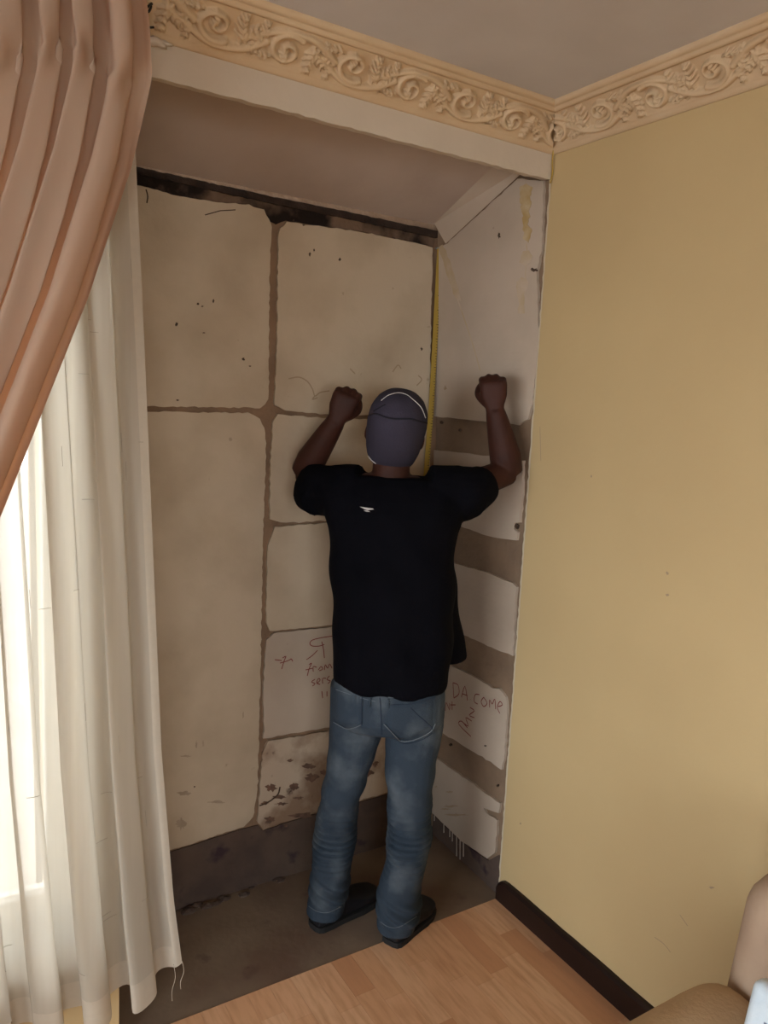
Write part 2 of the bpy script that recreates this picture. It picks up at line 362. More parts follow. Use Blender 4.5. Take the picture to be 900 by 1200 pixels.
# ------------------------------------------------------------------ plaster panels (each a piece of its wall)
BACKP = [
 ('plaster', [(100, 206), (170, 219), (205, 229), (255, 237), (292, 240), (309, 246), (318, 262), (316, 330), (315, 468), (305, 478), (172, 476), (100, 474)]),
 ('plaster', [(326, 272), (336, 260), (380, 266), (420, 271), (470, 281), (507, 290), (505, 400), (503, 489), (440, 487), (386, 486), (335, 481), (322, 474), (325, 380)]),
 ('plaster', [(100, 484), (172, 482), (290, 484), (304, 490), (310, 502), (312, 520), (308, 640), (305, 800), (302, 925), (297, 958), (285, 969), (250, 980), (205, 995), (100, 1028)]),
 ('plaster', [(326, 486), (386, 490), (504, 493), (504, 605), (385, 610), (335, 613), (316, 609), (317, 540), (320, 495)]),
 ('plaster', [(322, 617), (385, 613), (504, 608), (504, 721), (390, 732), (330, 738), (316, 740), (312, 730), (314, 640)]),
 ('plaster_pink', [(320, 742), (335, 740), (390, 735), (504, 724), (505, 831), (390, 851), (330, 862), (309, 866), (309, 800), (312, 750)]),
 ('plaster_dirty', [(315, 869), (390, 856), (505, 836), (506, 916), (452, 930), (390, 946), (330, 964), (308, 972), (302, 964), (304, 930), (308, 880)])]
bp = []
for i, (m, pts) in enumerate(BACKP):
    bp.append(slab('plaster_panel', pts, back, NB, 0.0098, m, wb, seed=i+1))
SIDEP = [
 ('plaster_pink', [(513, 292), (524, 285), (560, 252), (607, 209), (637, 212), (635, 290), (629, 318), (631, 400), (624, 470), (619, 491), (607, 498), (560, 493), (507, 488), (509, 380)]),
 ('plaster_pink', [(507, 527), (560, 533), (613, 540), (612, 580), (609, 612), (602, 613), (601, 619), (607, 624), (605, 633), (592, 632), (565, 626), (540, 617), (507, 611)]),
 ('plaster_pink', [(507, 652), (535, 661), (570, 671), (600, 683), (605, 688), (601, 768), (585, 763), (548, 746), (507, 731)]),
 ('plaster_pink', [(507, 769), (525, 778), (560, 796), (577, 806), (584, 807), (593, 817), (594, 832), (591, 885), (588, 902), (575, 893), (545, 875), (507, 852)]),
 ('plaster_pink', [(507, 887), (513, 890), (550, 916), (586, 942), (584, 953), (567, 947), (569, 952), (583, 962), (580, 1000), (571, 1006), (540, 985), (506, 952)])]
spn = []
for i, (m, pts) in enumerate(SIDEP):
    spn.append(slab('plaster_panel', pts, side, NS, 0.0098, m, ws, seed=i+40, j=0.6))
# sooty strip along the top of the back wall, dark foot strips
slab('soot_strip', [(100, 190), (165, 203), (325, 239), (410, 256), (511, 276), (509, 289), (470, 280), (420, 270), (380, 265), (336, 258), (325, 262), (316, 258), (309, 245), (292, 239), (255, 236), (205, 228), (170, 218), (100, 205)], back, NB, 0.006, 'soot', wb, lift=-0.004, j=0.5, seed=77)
slab('gap_shade_strip', [(100, 184), (165, 197), (325, 232), (410, 249), (513, 271), (512, 279), (410, 257), (325, 240), (165, 205), (100, 192)], back, NB, 0.012, 'gap_shade', wb, lift=0.004, j=0.5, seed=78)  # black strip added to paint the shadow gap under the ceiling
slab('wall_foot', [(100, 1031), (205, 998), (286, 972), (303, 968), (309, 975), (330, 967), (390, 949), (452, 933), (506, 919), (506, 990), (452, 1005), (350, 1035), (205, 1080), (100, 1110)], back, NB, 0.004, 'plinth', wb, lift=-0.005, j=0.4, seed=79)
slab('wall_foot', [(506, 955), (540, 988), (571, 1009), (582, 1003), (589, 1005), (586, 1062), (540, 1022), (505, 985)], side, NS, 0.004, 'plinth', ws, lift=-0.005, j=0.4, seed=80)
# rubble along the joint of floor and wall
for i in range(16):
    px = random.uniform(212, 265) if i < 11 else random.uniform(280, 345)
    p = back(px, 1000); p = Vector((p.x, yb(0)-random.uniform(0.0, 0.03)+0.005, -0.004))
    bm = bmesh.new(); bmesh.ops.create_icosphere(bm, subdivisions=1, radius=1)
    s = random.uniform(0.008, 0.022)
    for v in bm.verts: v.co = Vector((v.co.x*s*1.5, v.co.y*s*0.8, v.co.z*s*0.7))*random.uniform(0.8, 1.2)+p
    me = bpy.data.meshes.new('m'); bm.to_mesh(me); bm.free()
    link('rubble', me, 'plinth', wb)
# chips, scuffs and stains on the panels
def blob(name, cx, cy, rx, ry, surf, nrm, m, parent, seed=0, lift=0.0007, k=19):
    r_ = random.Random(seed)
    pts = [(cx+rx*math.cos(2*math.pi*i/k)*r_.uniform(0.4, 1.25), cy+ry*math.sin(2*math.pi*i/k)*r_.uniform(0.4, 1.25)) for i in range(k)]
    q = [surf(*p) for p in pts]
    return link(name, prism([p+nrm*lift for p in q], [p-nrm*0.001 for p in q]), m, parent)
sd = 0
for (x, y, a, b) in [(232, 356, 1.6, 2), (237, 359, 1.4, 1), (250, 353, 1.2, 2.4), (207, 380, 1.8, 3), (285, 421, 2, 2), (293, 429, 1.6, .8), (239, 390, 2, .8), (208, 469, 2.5, 1)]:
    sd += 1; blob('chip', x, y, a, b, back, NB, 'mark', bp[0], sd)
for (x, y, a, b) in [(363, 298, 1.4, 3), (368, 293, 1, 2), (398, 304, 1.6, 2), (494, 409, 1.6, 2), (356, 264, 1.8, 1), (344, 258, 1.5, 1.2)]:
    sd += 1; blob('chip', x, y, a, b, back, NB, 'mark', bp[1], sd)
for pts in ([(338, 444), (350, 442), (360, 447), (366, 456), (369, 464), (375, 460), (386, 458)], [(369, 464), (366, 468), (372, 466)], [(460, 436), (466, 428), (470, 432)], [(488, 452), (494, 445), (490, 440)], [(410, 432), (416, 438)]):
    stroke('scuff', sp2(pts), back, NB, 0.004, 'scuff', bp[1])
for (x, y, a, b, m) in [(218, 886, 6, 1.2, 'smudge'), (230, 873, 1.2, 5, 'smudge'), (238, 872, 1, 4, 'smudge'), (285, 838, 1, 4, 'smudge'), (215, 930, 9, 3, 'smudge'), (212, 965, 6, 7, 'smudge'), (255, 940, 10, 2, 'smudge'), (228, 922, 1, 1, 'mark'), (270, 515, 2, 3, 'smudge')]:
    sd += 1; blob('scuff', x, y, a, b, back, NB, m, bp[2], sd)
for (x, y, a, b) in [(340, 891, 4, 2), (362, 897, 8, 4), (366, 911, 8, 5), (345, 922, 5, 5), (318, 923, 9, 5), (326, 934, 9, 2.5), (311, 941, 5, 2), (330, 942, 8, 2), (350, 935, 6, 2), (380, 905, 6, 3), (316, 960, 6, 4), (352, 955, 14, 4), (385, 935, 8, 6), (335, 968, 2, 2), (432, 905, 7, 5), (440, 895, 4, 3)]:
    sd += 1; blob('chip', x, y, a, b, back, NB, 'chip', bp[6], sd)
stroke('crack', sp2([(304, 944), (312, 941), (320, 936), (326, 930), (328, 922)]), back, NB, 0.006, 'mark', bp[6])
stroke('crack', [(240, 252), (258, 247), (276, 246)], back, NB, 0.003, 'mark', bp[0])
stroke('crack', sp2([(171, 222), (173, 230), (172, 238)]), back, NB, 0.004, 'gap_shade' if False else 'mark', bp[0])
# handwriting, back wall
HB = [[(331, 771), (335, 769), (333, 774), (330, 784)], [(328, 777), (338, 774), (341, 772), (343, 775)], [(322, 773), (330, 774)],
      [(392, 745), (378, 747), (366, 750), (363, 754), (366, 757), (374, 757), (380, 755)], [(377, 752), (379, 761), (380, 771)], [(372, 762), (366, 768), (359, 773)],
      [(362, 779), (365, 777), (362, 784), (360, 792)], [(358, 785), (366, 783)], [(367, 787), (367, 781), (371, 782)], [(373, 785), (376, 781), (378, 784), (374, 786)], [(380, 785), (381, 779), (384, 783), (386, 778), (389, 783)],
      [(369, 796), (365, 799), (369, 801), (366, 804)], [(371, 801), (375, 797), (373, 795), (371, 800), (375, 802)], [(378, 801), (378, 795), (382, 795)], [(386, 792), (383, 796), (387, 798), (384, 801)], [(377, 810), (378, 818)], [(383, 810), (383, 816)]]
for s in HB: stroke('handwriting', sp2(s, 3), back, NB, 0.0032, 'ink', bp[5])
HS = [[(531, 800), (532, 818)], [(531, 800), (537, 803), (538, 813), (532, 818)], [(541, 817), (545, 804), (548, 821)], [(542, 813), (548, 815)],
      [(562, 814), (557, 814), (556, 822), (560, 825)], [(567, 817), (564, 822), (567, 828), (571, 824), (567, 817)], [(574, 829), (574, 820), (577, 825), (580, 819), (581, 831)], [(584, 828), (589, 826), (586, 822), (583, 829), (586, 836)],
      [(522, 833), (523, 823), (527, 832), (527, 824)], [(530, 822), (530, 832)], [(528, 826), (534, 826)],
      [(552, 863), (538, 849), (541, 845), (548, 853)], [(541, 845), (549, 851), (546, 841), (553, 845)], [(551, 829), (556, 833), (550, 838), (556, 841)]]
for s in HS: stroke('handwriting', sp2(s, 3), side, NS, 0.0036, 'ink', spn[3])
for (x, y, a, b) in [(569, 874, 1.6, 1), (527, 873, 1, 1)]: sd += 1; blob('chip', x, y, a, b, side, NS, 'mark', spn[3], sd)
for (x, y, a, b) in [(511, 922, 1.2, 1), (527, 928, 5, 1), (535, 955, 14, 1.5), (528, 945, 9, 1.4), (522, 948, 6, 1)]: sd += 1; blob('scuff', x, y, a, b, side, NS, 'scuff', spn[4], sd)
for (x, y, a, b) in [(538, 504, 1.2, 1.4), (516, 495, 1.5, 1.5), (605, 617, 2.5, 3)]: sd += 1; blob('chip', x, y, a, b, side, NS, 'mark', ws, sd, lift=-0.009)
for (x, y, a, b) in [(527, 873, 1.2, 1.4), (582, 921, 1, 1.2)]: sd += 1; blob('chip', x, y, a, b, side, NS, 'mark', ws, sd, lift=-0.009)
# ochre water stains on the top side panel
slab('stain', [(609, 218), (616, 214), (623, 219), (622, 240), (619, 262), (624, 272), (620, 285), (613, 280), (614, 262), (611, 245)], side, NS, 0.002, 'stain', spn[0], lift=0.0006, j=1.4, step=3, seed=5)
slab('stain', [(610, 300), (614, 294), (620, 293), (624, 300), (622, 308), (615, 312), (609, 307)], side, NS, 0.002, 'stain_pale', spn[0], lift=0.0006, j=0.8, step=3, seed=6)
slab('stain', [(606, 330), (612, 325), (619, 330), (618, 340), (615, 345), (615, 367), (607, 368), (608, 350), (605, 340)], side, NS, 0.002, 'stain_pale', spn[0], lift=0.0006, j=1.0, step=3, seed=8)
slab('stain', [(514, 290), (519, 286), (527, 305), (535, 330), (541, 352), (535, 352), (528, 335), (521, 312)], side, NS, 0.002, 'stain_pale', spn[0], lift=0.0005, j=0.8, step=4, seed=9)
stroke('stain', sp2([(617, 285), (618, 300), (616, 320), (617, 335)]), side, NS, 0.004, 'stain_pale', spn[0])
stroke('stain', sp2([(536, 350), (548, 385), (556, 410), (563, 435)]), side, NS, 0.006, 'stain_pale', spn[0], lift=0.0004)
blob('chip', 585, 276, 1.5, 3.5, side, NS, 'mark', spn[0], 91); blob('chip', 626, 316, 5, 2.2, side, NS, 'mark', spn[0], 92)
blob('scuff', 522, 455, 1.5, 3, side, NS, 'scuff', spn[0], 93)
# white paint drips below the lowest side panel
for (x, y0, y1) in [(508, 955, 962), (519, 962, 976), (526, 968, 981), (529, 970, 986), (534, 976, 1006), (538, 980, 1008), (542, 982, 1004)]:
    q = [side(x, y0+(y1-y0)*t/5)-NS*0.0045 for t in range(6)]
    v, f = tube(q, [0.0012, 0.0016, 0.0015, 0.0014, 0.0016, 0.0022], 6); link('paint_drip', mesh(v, f), 'drip', ws)
# small marks on the yellow wall
NY = Vector((-1, 0, 0))
for (x, y, a, b) in [(782, 672, 1.4, 2.5), (782, 697, 2.4, 1.6), (693, 558, .8, 1.5), (610, 965, 1.2, 1.2), (834, 1040, 3, 1.5)]:
    sd += 1; blob('chip', x, y, a, b, yel, NY, 'scuff', wr, sd)
for pts in ([(767, 1098), (778, 1106), (786, 1116)], [(797, 1072), (806, 1085)], [(633, 500), (634, 540)]):
    stroke('scuff', sp2(pts), yel, NY, 0.002, 'scuff', wr)

# ------------------------------------------------------------------ carved cornice
CW = 0.118; CP = [(0.0, 2.427), (0.010, 2.427), (0.012, 2.436), (0.017, 2.440), (0.030, 2.452), (0.044, 2.466), (0.058, 2.481), (0.070, 2.495), (0.080, 2.508), (0.088, 2.517), (0.091, 2.514), (0.099, 2.513), (0.104, 2.518), (0.104, 2.524), (0.109, 2.523), (0.116, 2.527), (0.119, 2.534), (0.118, 2.541)]
LP = 0.34; FA, FB = (0.019, 2.4396), (0.087, 2.5018); FW = math.hypot(FB[0]-FA[0], FB[1]-FA[1])
CP = [(p, 2.427+(z-2.427)*0.84) for p, z in CP]
stk = []   # (s, t, r, h)
def st_curve(pts, r0, r1, h0, h1, n=26):
    q = spline([(a, b, 0) for a, b in pts], max(2, n//(len(pts)-1)))
    for i, p in enumerate(q):
        f = i/(len(q)-1); stk.append((p.x, p.y, r0+(r1-r0)*f, h0+(h1-h0)*f))
def spiral(cx, cy, R0, R1, a0, turns, r0, r1, h0, h1):
    n = int(30*turns)
    for i in range(n+1):
        f = i/n; R_ = R0+(R1-R0)*f; a = a0+turns*2*math.pi*f*(1 if R0 > 0 else -1)
        stk.append((cx+R_*math.cos(a), cy+abs(1)*R_*math.sin(a), r0+(r1-r0)*f, h0+(h1-h0)*f))
def fan(cx, cy, angs, ln, r0, h):
    for a in angs:
        a = math.radians(a); L = ln*random.uniform(0.85, 1.15)
        for i in range(9):
            f = i/8; w = math.sin(math.pi*(0.12+0.88*f))
            stk.append((cx+L*f*math.cos(a+0.5*f), cy+L*f*math.sin(a+0.5*f), max(0.0015, r0*(0.45+0.8*w)*(1-0.35*f)), h*(0.5+0.5*w)))
H_ = FW
def acanthus(cx, cy, ang, ln, bend, w, h, lobes=4):
    """a curling leaf: raised rib with pairs of lobes that shrink towards the tip"""
    for i in range(15):
        f = i/14; a = ang+bend*f; x = cx+ln*f*math.cos(ang+bend*f*0.5); y = cy+ln*f*math.sin(ang+bend*f*0.5)
        stk.append((x, y, w*0.34*(1-0.5*f), h*(0.75+0.25*f)))
    for k in range(lobes):
        f = (k+0.6)/lobes*0.85; x = cx+ln*f*math.cos(ang+bend*f*0.5); y = cy+ln*f*math.sin(ang+bend*f*0.5); a = ang+bend*f
        for sd_ in (-1, 1):
            for i in range(7):
                g = i/6; aa = a+sd_*(0.95-0.35*g); L = w*1.55*(1-0.45*f)*g
                stk.append((x+L*math.cos(aa), y+L*math.sin(aa), w*0.36*(1-0.55*g)*(1-0.25*f), h*(0.55+0.5*math.sin(math.pi*min(1, g+0.15)))))
for half, sg in ((0, 1), (1, -1)):
    x0 = half*LP/2; my = H_*0.5
    Y_ = lambda v: my+sg*(v-0.5)*H_
    st_curve([(x0-0.03, Y_(0.50)), (x0+0.02, Y_(0.20)), (x0+0.085, Y_(0.10)), (x0+0.14, Y_(0.28)), (x0+0.20, Y_(0.62))], 0.0100, 0.007, 0.016, 0.013, 60)
    nsp = 56
    for i in range(nsp+1):
        f = i/nsp; R_ = 0.038*(1-f)+0.004*f; a = sg*(-2.2+f*1.4*2*math.pi)
        stk.append((x0+0.090+R_*math.cos(a)*1.2, Y_(0.55)+R_*math.sin(a)*0.95, 0.0085-0.003*f, 0.018))
    acanthus(x0+0.088, Y_(0.55), sg*0.8, 0.026, sg*1.4, 0.012, 0.020, 3)
    acanthus(x0+0.018, Y_(0.34), sg*0.9, 0.062, sg*0.9, 0.016, 0.017, 4)
    acanthus(x0+0.030, Y_(0.30), sg*2.0, 0.056, sg*0.7, 0.014, 0.015, 4)
    acanthus(x0+0.150, Y_(0.36), sg*0.6, 0.055, sg*1.0, 0.014, 0.016, 4)
    acanthus(x0+0.140, Y_(0.45), -sg*0.9, 0.040, -sg*0.9, 0.012, 0.014, 3)
    acanthus(x0+0.125, Y_(0.80), sg*0.25, 0.045, -sg*0.8, 0.011, 0.015, 3)
    for a in (-140, -105, -70): fan(x0+0.070, Y_(0.22), [sg*a], 0.020, 0.0050, 0.011)
ds = 0.0026; NSG = int(LP/ds); sgrid = np.arange(NSG)*LP/NSG; NT = 44; tg = np.linspace(0, 1, NT)*FW
SS, TT = np.meshgrid(sgrid, tg, indexing='ij'); HH = np.zeros_like(SS)
for (a, b, r, h) in stk:
    for k in (-LP, 0, LP):
        d2 = ((SS-a-k)**2+(TT-b)**2)/r**2
        HH = np.maximum(HH, h*np.sqrt(np.clip(1-d2, 0, 1)))
HH *= np.clip(np.minimum(TT, FW-TT)/0.006, 0, 1)
fnx, fnz = (FB[1]-FA[1])/FW, -(FB[0]-FA[0])/FW
prof = [(p, z, None) for p, z in CP if p <= FA[0] and z < FA[1]]
prof += [(FA[0]+(FB[0]-FA[0])*i/(NT-1)-0.004*math.sin(math.pi*i/(NT-1))*fnx*1.6, FA[1]+(FB[1]-FA[1])*i/(NT-1)-0.004*math.sin(math.pi*i/(NT-1))*fnz*1.6, i) for i in range(NT)]
prof += [(p, z, None) for p, z in CP if p > FB[0]]
def cornice(name, length, place, phase):
    NL = int(length/ds)+1; vs = []; NPf = len(prof)
    for i in range(NL):
        s = i*ds; si = int(((s+phase) % LP)/LP*NSG) % NSG
        for (p, z, k) in prof:
            h = HH[si, k]*0.9 if k is not None else 0
            vs.append(place(s, p+fnx*h, z+fnz*h))
    idx = np.arange(NL*NPf).reshape(NL, NPf)
    fs = np.stack([idx[:-1, :-1], idx[1:, :-1], idx[1:, 1:], idx[:-1, 1:]], -1).reshape(-1, 4).tolist()
    return link(name, mesh(vs, fs), 'cornice', None, True)
xw = yw(2.48)
c1 = cornice('trim_3', 3.0, lambda s, p, z: (min(xw-p, xw-s), -0.004-p, z), 0.06)
struct(c1, 'cream carved leaf scroll cornice above the alcove lintel')
c2 = cornice('trim_4', 2.6, lambda s, p, z: (xw-p, min(-0.004-p, -0.004-s), z), 0.20)
struct(c2, 'cream carved leaf scroll cornice above the yellow wall')
# thin cable in the corner
q = spline([(xw-0.012, -0.016, 2.45), (xw-0.010, -0.014, 2.40), (xw-0.004, -0.012, 2.375), (xw-0.010, -0.012, 2.345)], 6)
v, f = tube(q, 0.0022, 6); tag(link('cable', mesh(v, f), 'tape'), 'thin yellowish cable in the corner under the cornice', 'cable')

# ------------------------------------------------------------------ windows
def window(name, w, y, yin, along='x', mull=2):
    fr = 0.05
    def bx(l):
        return boxes(l if along == 'x' else [(c, d, a, b, e, f) for (a, b, c, d, e, f) in l])
    o = struct(empty(name, ((w[0]+w[1])/2, y, w[2]) if along == 'x' else (y, (w[0]+w[1])/2, w[2])))
    def ch(nm, l, m):
        q = link(nm, bx(l), m); q.parent = o; q.matrix_parent_inverse = Matrix.Translation(-o.location)
    ch('window_frame', [(w[0], w[0]+fr, y-.025, y+.025, w[2], w[3]), (w[1]-fr, w[1], y-.025, y+.025, w[2], w[3]), (w[0]+fr, w[1]-fr, y-.025, y+.025, w[2], w[2]+fr), (w[0]+fr, w[1]-fr, y-.025, y+.025, w[3]-fr, w[3])], 'white_frame')
    wd = (w[1]-w[0]-2*fr)/mull
    for i in range(1, mull):
        x = w[0]+fr+wd*i; ch('mullion', [(x-.02, x+.02, y-.02, y+.02, w[2]+fr, w[3]-fr)], 'white_frame')
    for i in range(mull):
        x0 = w[0]+fr+wd*i+(0.02 if i else 0); x1 = w[0]+fr+wd*(i+1)-(0.02 if i < mull-1 else 0)
        ch('pane', [(x0, x1, y-.003, y+.003, w[2]+fr, w[3]-fr)], 'glass')
    ch('window_sill', [(w[0], w[1], min(y, yin), max(y, yin), w[2]-0.02, w[2])], 'white_frame')
    return o
window('window_1', W1, 0.16, -0.0)
window('added_window_2', W2, YR-0.16, YR+0.0, mull=3)  # invented, behind the camera, for frontal daylight
window('added_window_3', W3, XL-0.16, XL, 'y', 3)  # invented, out of view, for daylight across the room
struct(link('ground', boxes([(-14, 12, T+0.02, 16, -0.4, -0.3), (-14, 12, -18, YR-T-0.02, -0.4, -0.3), (-14, XL-T-0.02, YR-T-0.02, T+0.02, -0.4, -0.3)]), 'ground'), 'paved yard outside the windows')

# ------------------------------------------------------------------ curtains
def grid_mesh(fn, nu, nv):
    vs = [fn(u/(nu-1), v/(nv-1)) for v in range(nv) for u in range(nu)]
    fs = [(j*nu+i, j*nu+i+1, (j+1)*nu+i+1, (j+1)*nu+i) for j in range(nv-1) for i in range(nu-1)]
    return vs, fs
def sub(vs, fs):
    ids = sorted({i for f in fs for i in f}); mp = {a: b for b, a in enumerate(ids)}
    return mesh([vs[i] for i in ids], [tuple(mp[i] for i in f) for f in fs])
def lerp_tab(tab, z):
    tab = sorted(tab)
    if z <= tab[0][0]: return tab[0][1]
    for (a, b), (c, d) in zip(tab, tab[1:]):
        if z <= c:
            t = (z-a)/(c-a); return b+(d-b)*t
    return tab[-1][1]
ZT, ZB = 2.335, 0.235
SR = [(2.34, -1.262), (2.2, -1.272), (1.787, -1.250), (1.31, -1.227), (0.826, -1.203), (0.42, -1.168), (0.25, -1.146), (0.2, -1.140)]
def sheer(u, v):
    z = ZT+(ZB-ZT)*v; xr = lerp_tab(SR, z)+0.022; xl = -2.95
    g = u+0.010*math.sin(7*u+1.3); x = xr+(xl-xr)*g
    k = 2*math.pi*(u*16.5)+0.5*math.sin(2.2*v+5*u); e = min(1, u*18)
    A = 0.033*(0.80+0.35*math.sin(9.1*u+2))*(0.45+0.55*v)*e
    y = -0.070-A*math.cos(k+0.5)+0.008*math.sin(2.3*k+1.7*v)*e-0.010*v
    x += -0.017*math.sin(2*(k+0.5))*e*(0.5+0.5*v)
    b_ = v**14
    hz = -0.055*min(1, u*16)*b_ - 0.022*math.cos(k+0.5)*b_*e
    return (x, y, z+hz)
NU, NV = 420, 110
vs, fs = grid_mesh(sheer, NU, NV)
hemf = [f for f in fs if f[0]//NU >= NV-4]; sidef = [f for f in fs if f[0]//NU < NV-4 and f[0] % NU < 5]
mainf = [f for f in fs if f[0]//NU < NV-4 and f[0] % NU >= 5]
sc = empty('sheer_curtain', (-2.0, -0.078, ZB)); tag(sc, 'translucent white voile curtain hanging straight beside the alcove', 'curtain')
def under(o, p): o.parent = p; o.matrix_parent_inverse = Matrix.Translation(-p.location); return o
under(link('panel', sub(vs, mainf), 'sheer', None, True), sc)
under(link('hem', sub(vs, hemf), 'sheer_hem', None, True), sc)
under(link('side_hem', sub(vs, sidef), 'sheer_hem', None, True), sc)
# slub threads woven into the voile
rnd = random.Random(21)
sv, sf = [], []
for i in range(90):
    u = rnd.uniform(0.005, 0.30); v = rnd.uniform(0.1, 0.95); hor = rnd.random() < 0.6
    q = []
    for k in range(5):
        f = k/4
        p = Vector(sheer(u+(0.007*f if hor else 0), v+(0 if hor else 0.02*f)))+Vector((0, -0.0012, 0)); q.append(p)
    a, b = tube(q, 0.0006, 4); n = len(sv); sv += a; sf += [tuple(n+j for j in t) for t in b]
so = under(link('slub_threads', mesh(sv, sf), 'slub'), sc); so['kind'] = 'stuff'
# loose threads at the hem corner
p0 = Vector(sheer(0.0, 1.0))
for (dx, L) in ((0.0, 0.075), (-0.022, 0.10)):
    q = spline([p0+Vector((dx, 0, 0.004)), p0+Vector((dx+0.005, 0, -L*0.35)), p0+Vector((dx-0.003, 0, -L*0.7)), p0+Vector((dx-0.002, 0, -L))], 5)
    a, b = tube(q, 0.0007, 5); under(link('loose_thread', mesh(a, b), 'sheer_hem'), sc)
# peach curtain, gathered heading, swept to the left
PR = [(2.43, -1.275), (2.38, -1.268), (2.29, -1.262), (2.24, -1.272), (2.115, -1.300), (1.857, -1.381), (1.6, -1.478), (1.431, -1.542), (1.15, -1.66), (0.9, -1.74), (0.6, -1.72), (0.05, -1.70)]
ZP0, ZP1 = 2.44, 0.04
def peach(u, v):
    z = ZP0+(ZP1-ZP0)*v; zz = 2.285-0.02*math.sin(38*u)-z
    xr = lerp_tab(PR, z); xl = -2.42-0.30*max(0, min(1, (2.25-z)/1.35))
    x = xr+(xl-xr)*u; e = min(1, u*22)
    nf = 18; k = 2*math.pi*u*nf+1.3*math.sin(13*u+0.4)+0.9*math.sin(29*u+2.0)
    amp = 1+0.45*math.sin(23*u+0.7)+0.3*math.sin(47*u)
    pinch = math.exp(-(zz/0.04)**2)
    if zz < 0:      # standing heading above the gathers
        gr = 1-pinch
        y = -(0.010+0.012*gr)*math.cos(k)*amp+0.007*math.cos(2*k+1.3)*pinch
        x += -0.010*math.sin(2*k)*e*(0.4+0.6*gr)
    else:
        gr = min(1, zz/0.30); sw = 0.5*math.sin(2.2*zz+3*u)*gr
        y = -(0.010+0.027*gr)*amp*math.cos(k+sw)+0.009*math.cos(2*k+1.3)*pinch+0.006*gr*math.cos(3*k+5*zz)
        x += -(0.010+0.009*gr)*math.sin(2*(k+sw))*e
        x += 0.006*pinch*math.sin(3*k)*e
    return (x, -0.185+y*max(0.3, e), z)
vs, fs = grid_mesh(peach, 640, 150)
pc = link('peach_curtain', mesh(vs, fs), 'peach', None, True)
tag(pc, 'peach pleated curtain swept aside over the window', 'curtain')
# rod and bracket
rod = empty('curtain_rod', (-2.0, -0.130, 2.30)); tag(rod, 'slim metal curtain rod behind the peach heading', 'curtain rod')
v, f = tube([(-3.1, -0.130, 2.375), (-2.2, -0.130, 2.375), (-1.285, -0.130, 2.375)], 0.009, 10); under(link('pole', mesh(v, f), 'metal', None, True), rod)
under(link('bracket', boxes([(-1.34, -1.325, -0.130, 0.0, 2.369, 2.381), (-1.355, -1.31, -0.004, 0.0, 2.35, 2.41)]), 'metal'), rod)
# dark wire hook and plaster lump on the cornice end by the curtain
hk = empty('wire_hook', (-1.275, -0.05, 2.44)); tag(hk, 'dark bent wire hook on the cornice beside the peach curtain', 'hook')
A_ = ony(164, 3, -0.10); B_ = ony(172, 8, -0.09); C_ = ony(178, 4, -0.08); D_ = ony(174, 14, -0.085); E_ = ony(166, 12, -0.09); F_ = ony(172, 30, -0.06); G_ = ony(180, 32, -0.05)
v, f = tube(spline([A_, B_, C_, D_, E_, F_, G_], 5), 0.0025, 6); under(link('wire', mesh(v, f), 'black'), hk)
bm = bmesh.new(); bmesh.ops.create_icosphere(bm, subdivisions=3, radius=1); c0 = ony(182, 49, -0.012)
for v in bm.verts:
    s = 1+0.25*math.sin(7*v.co.x+3*v.co.z)+0.15*math.sin(11*v.co.y+9*v.co.x)
    v.co = Vector((v.co.x*0.030*s, v.co.y*0.010, v.co.z*0.009*s))+c0
me = bpy.data.meshes.new('m'); bm.to_mesh(me); bm.free(); link('plaster_lump', me, 'drip', c1, True)

# ------------------------------------------------------------------ tape measure in the corner
tm = empty('tape_measure', (-0.13, 0.42, 0.9)); tag(tm, 'yellow steel tape measure blade hanging down the back corner of the alcove', 'tape measure')
q = [back(514, 292)+Vector((0.0, -0.006, 0.0)), back(508, 400)+Vector((0, -0.008, 0)), back(503, 480)+Vector((0, -0.010, 0)), back(497, 555)+Vector((0, -0.012, 0)), back(488, 690)+Vector((0, -0.014, 0))]
q = spline(q, 6); vs, fs = [], []
for p in q:
    for (dx, dy) in ((-0.011, -0.001), (-0.005, 0.001), (0.005, 0.001), (0.011, -0.001), (0.011, -0.0018), (-0.011, -0.0018)): vs.append(p+Vector((dx, dy, 0)))
for i in range(len(q)-1):
    for k in range(6): fs.append((6*i+k, 6*i+(k+1) % 6, 6*i+6+(k+1) % 6, 6*i+6+k))
under(link('blade', mesh(vs, fs), 'tape'), tm)
tv, tf = [], []
z = q[0].z-0.01; i = 0
def atz(z):
    for a, b in zip(q, q[1:]):
        if b.z <= z <= a.z: return a.lerp(b, (a.z-z)/(a.z-b.z))
    return None
while True:
    p = atz(z)
    if not p: break
    L = 0.009 if i % 5 == 0 else 0.0055
    k = len(tv); tv += [p+Vector(d) for d in ((0.0105, -0.0024, 0.001), (0.0105-L, -0.0024, 0.001), (0.0105-L, -0.0024, -0.001), (0.0105, -0.0024, -0.001))]; tf.append((k, k+1, k+2, k+3)); i += 1; z -= 0.01
g = under(link('graduation', mesh(tv, tf), 'black'), tm); g['kind'] = 'stuff'
p = q[0]; under(link('end_hook', boxes([(p.x-.012, p.x+.012, p.y-0.004, p.y+0.012, p.z, p.z+0.004)]), 'metal'), tm)
p = q[-1]; under(link('tape_case', rbox(p.x-.035, p.x+.035, p.y-.020, p.y+.014, p.z-.07, p.z, 0.012), 'tape', None, True), tm)

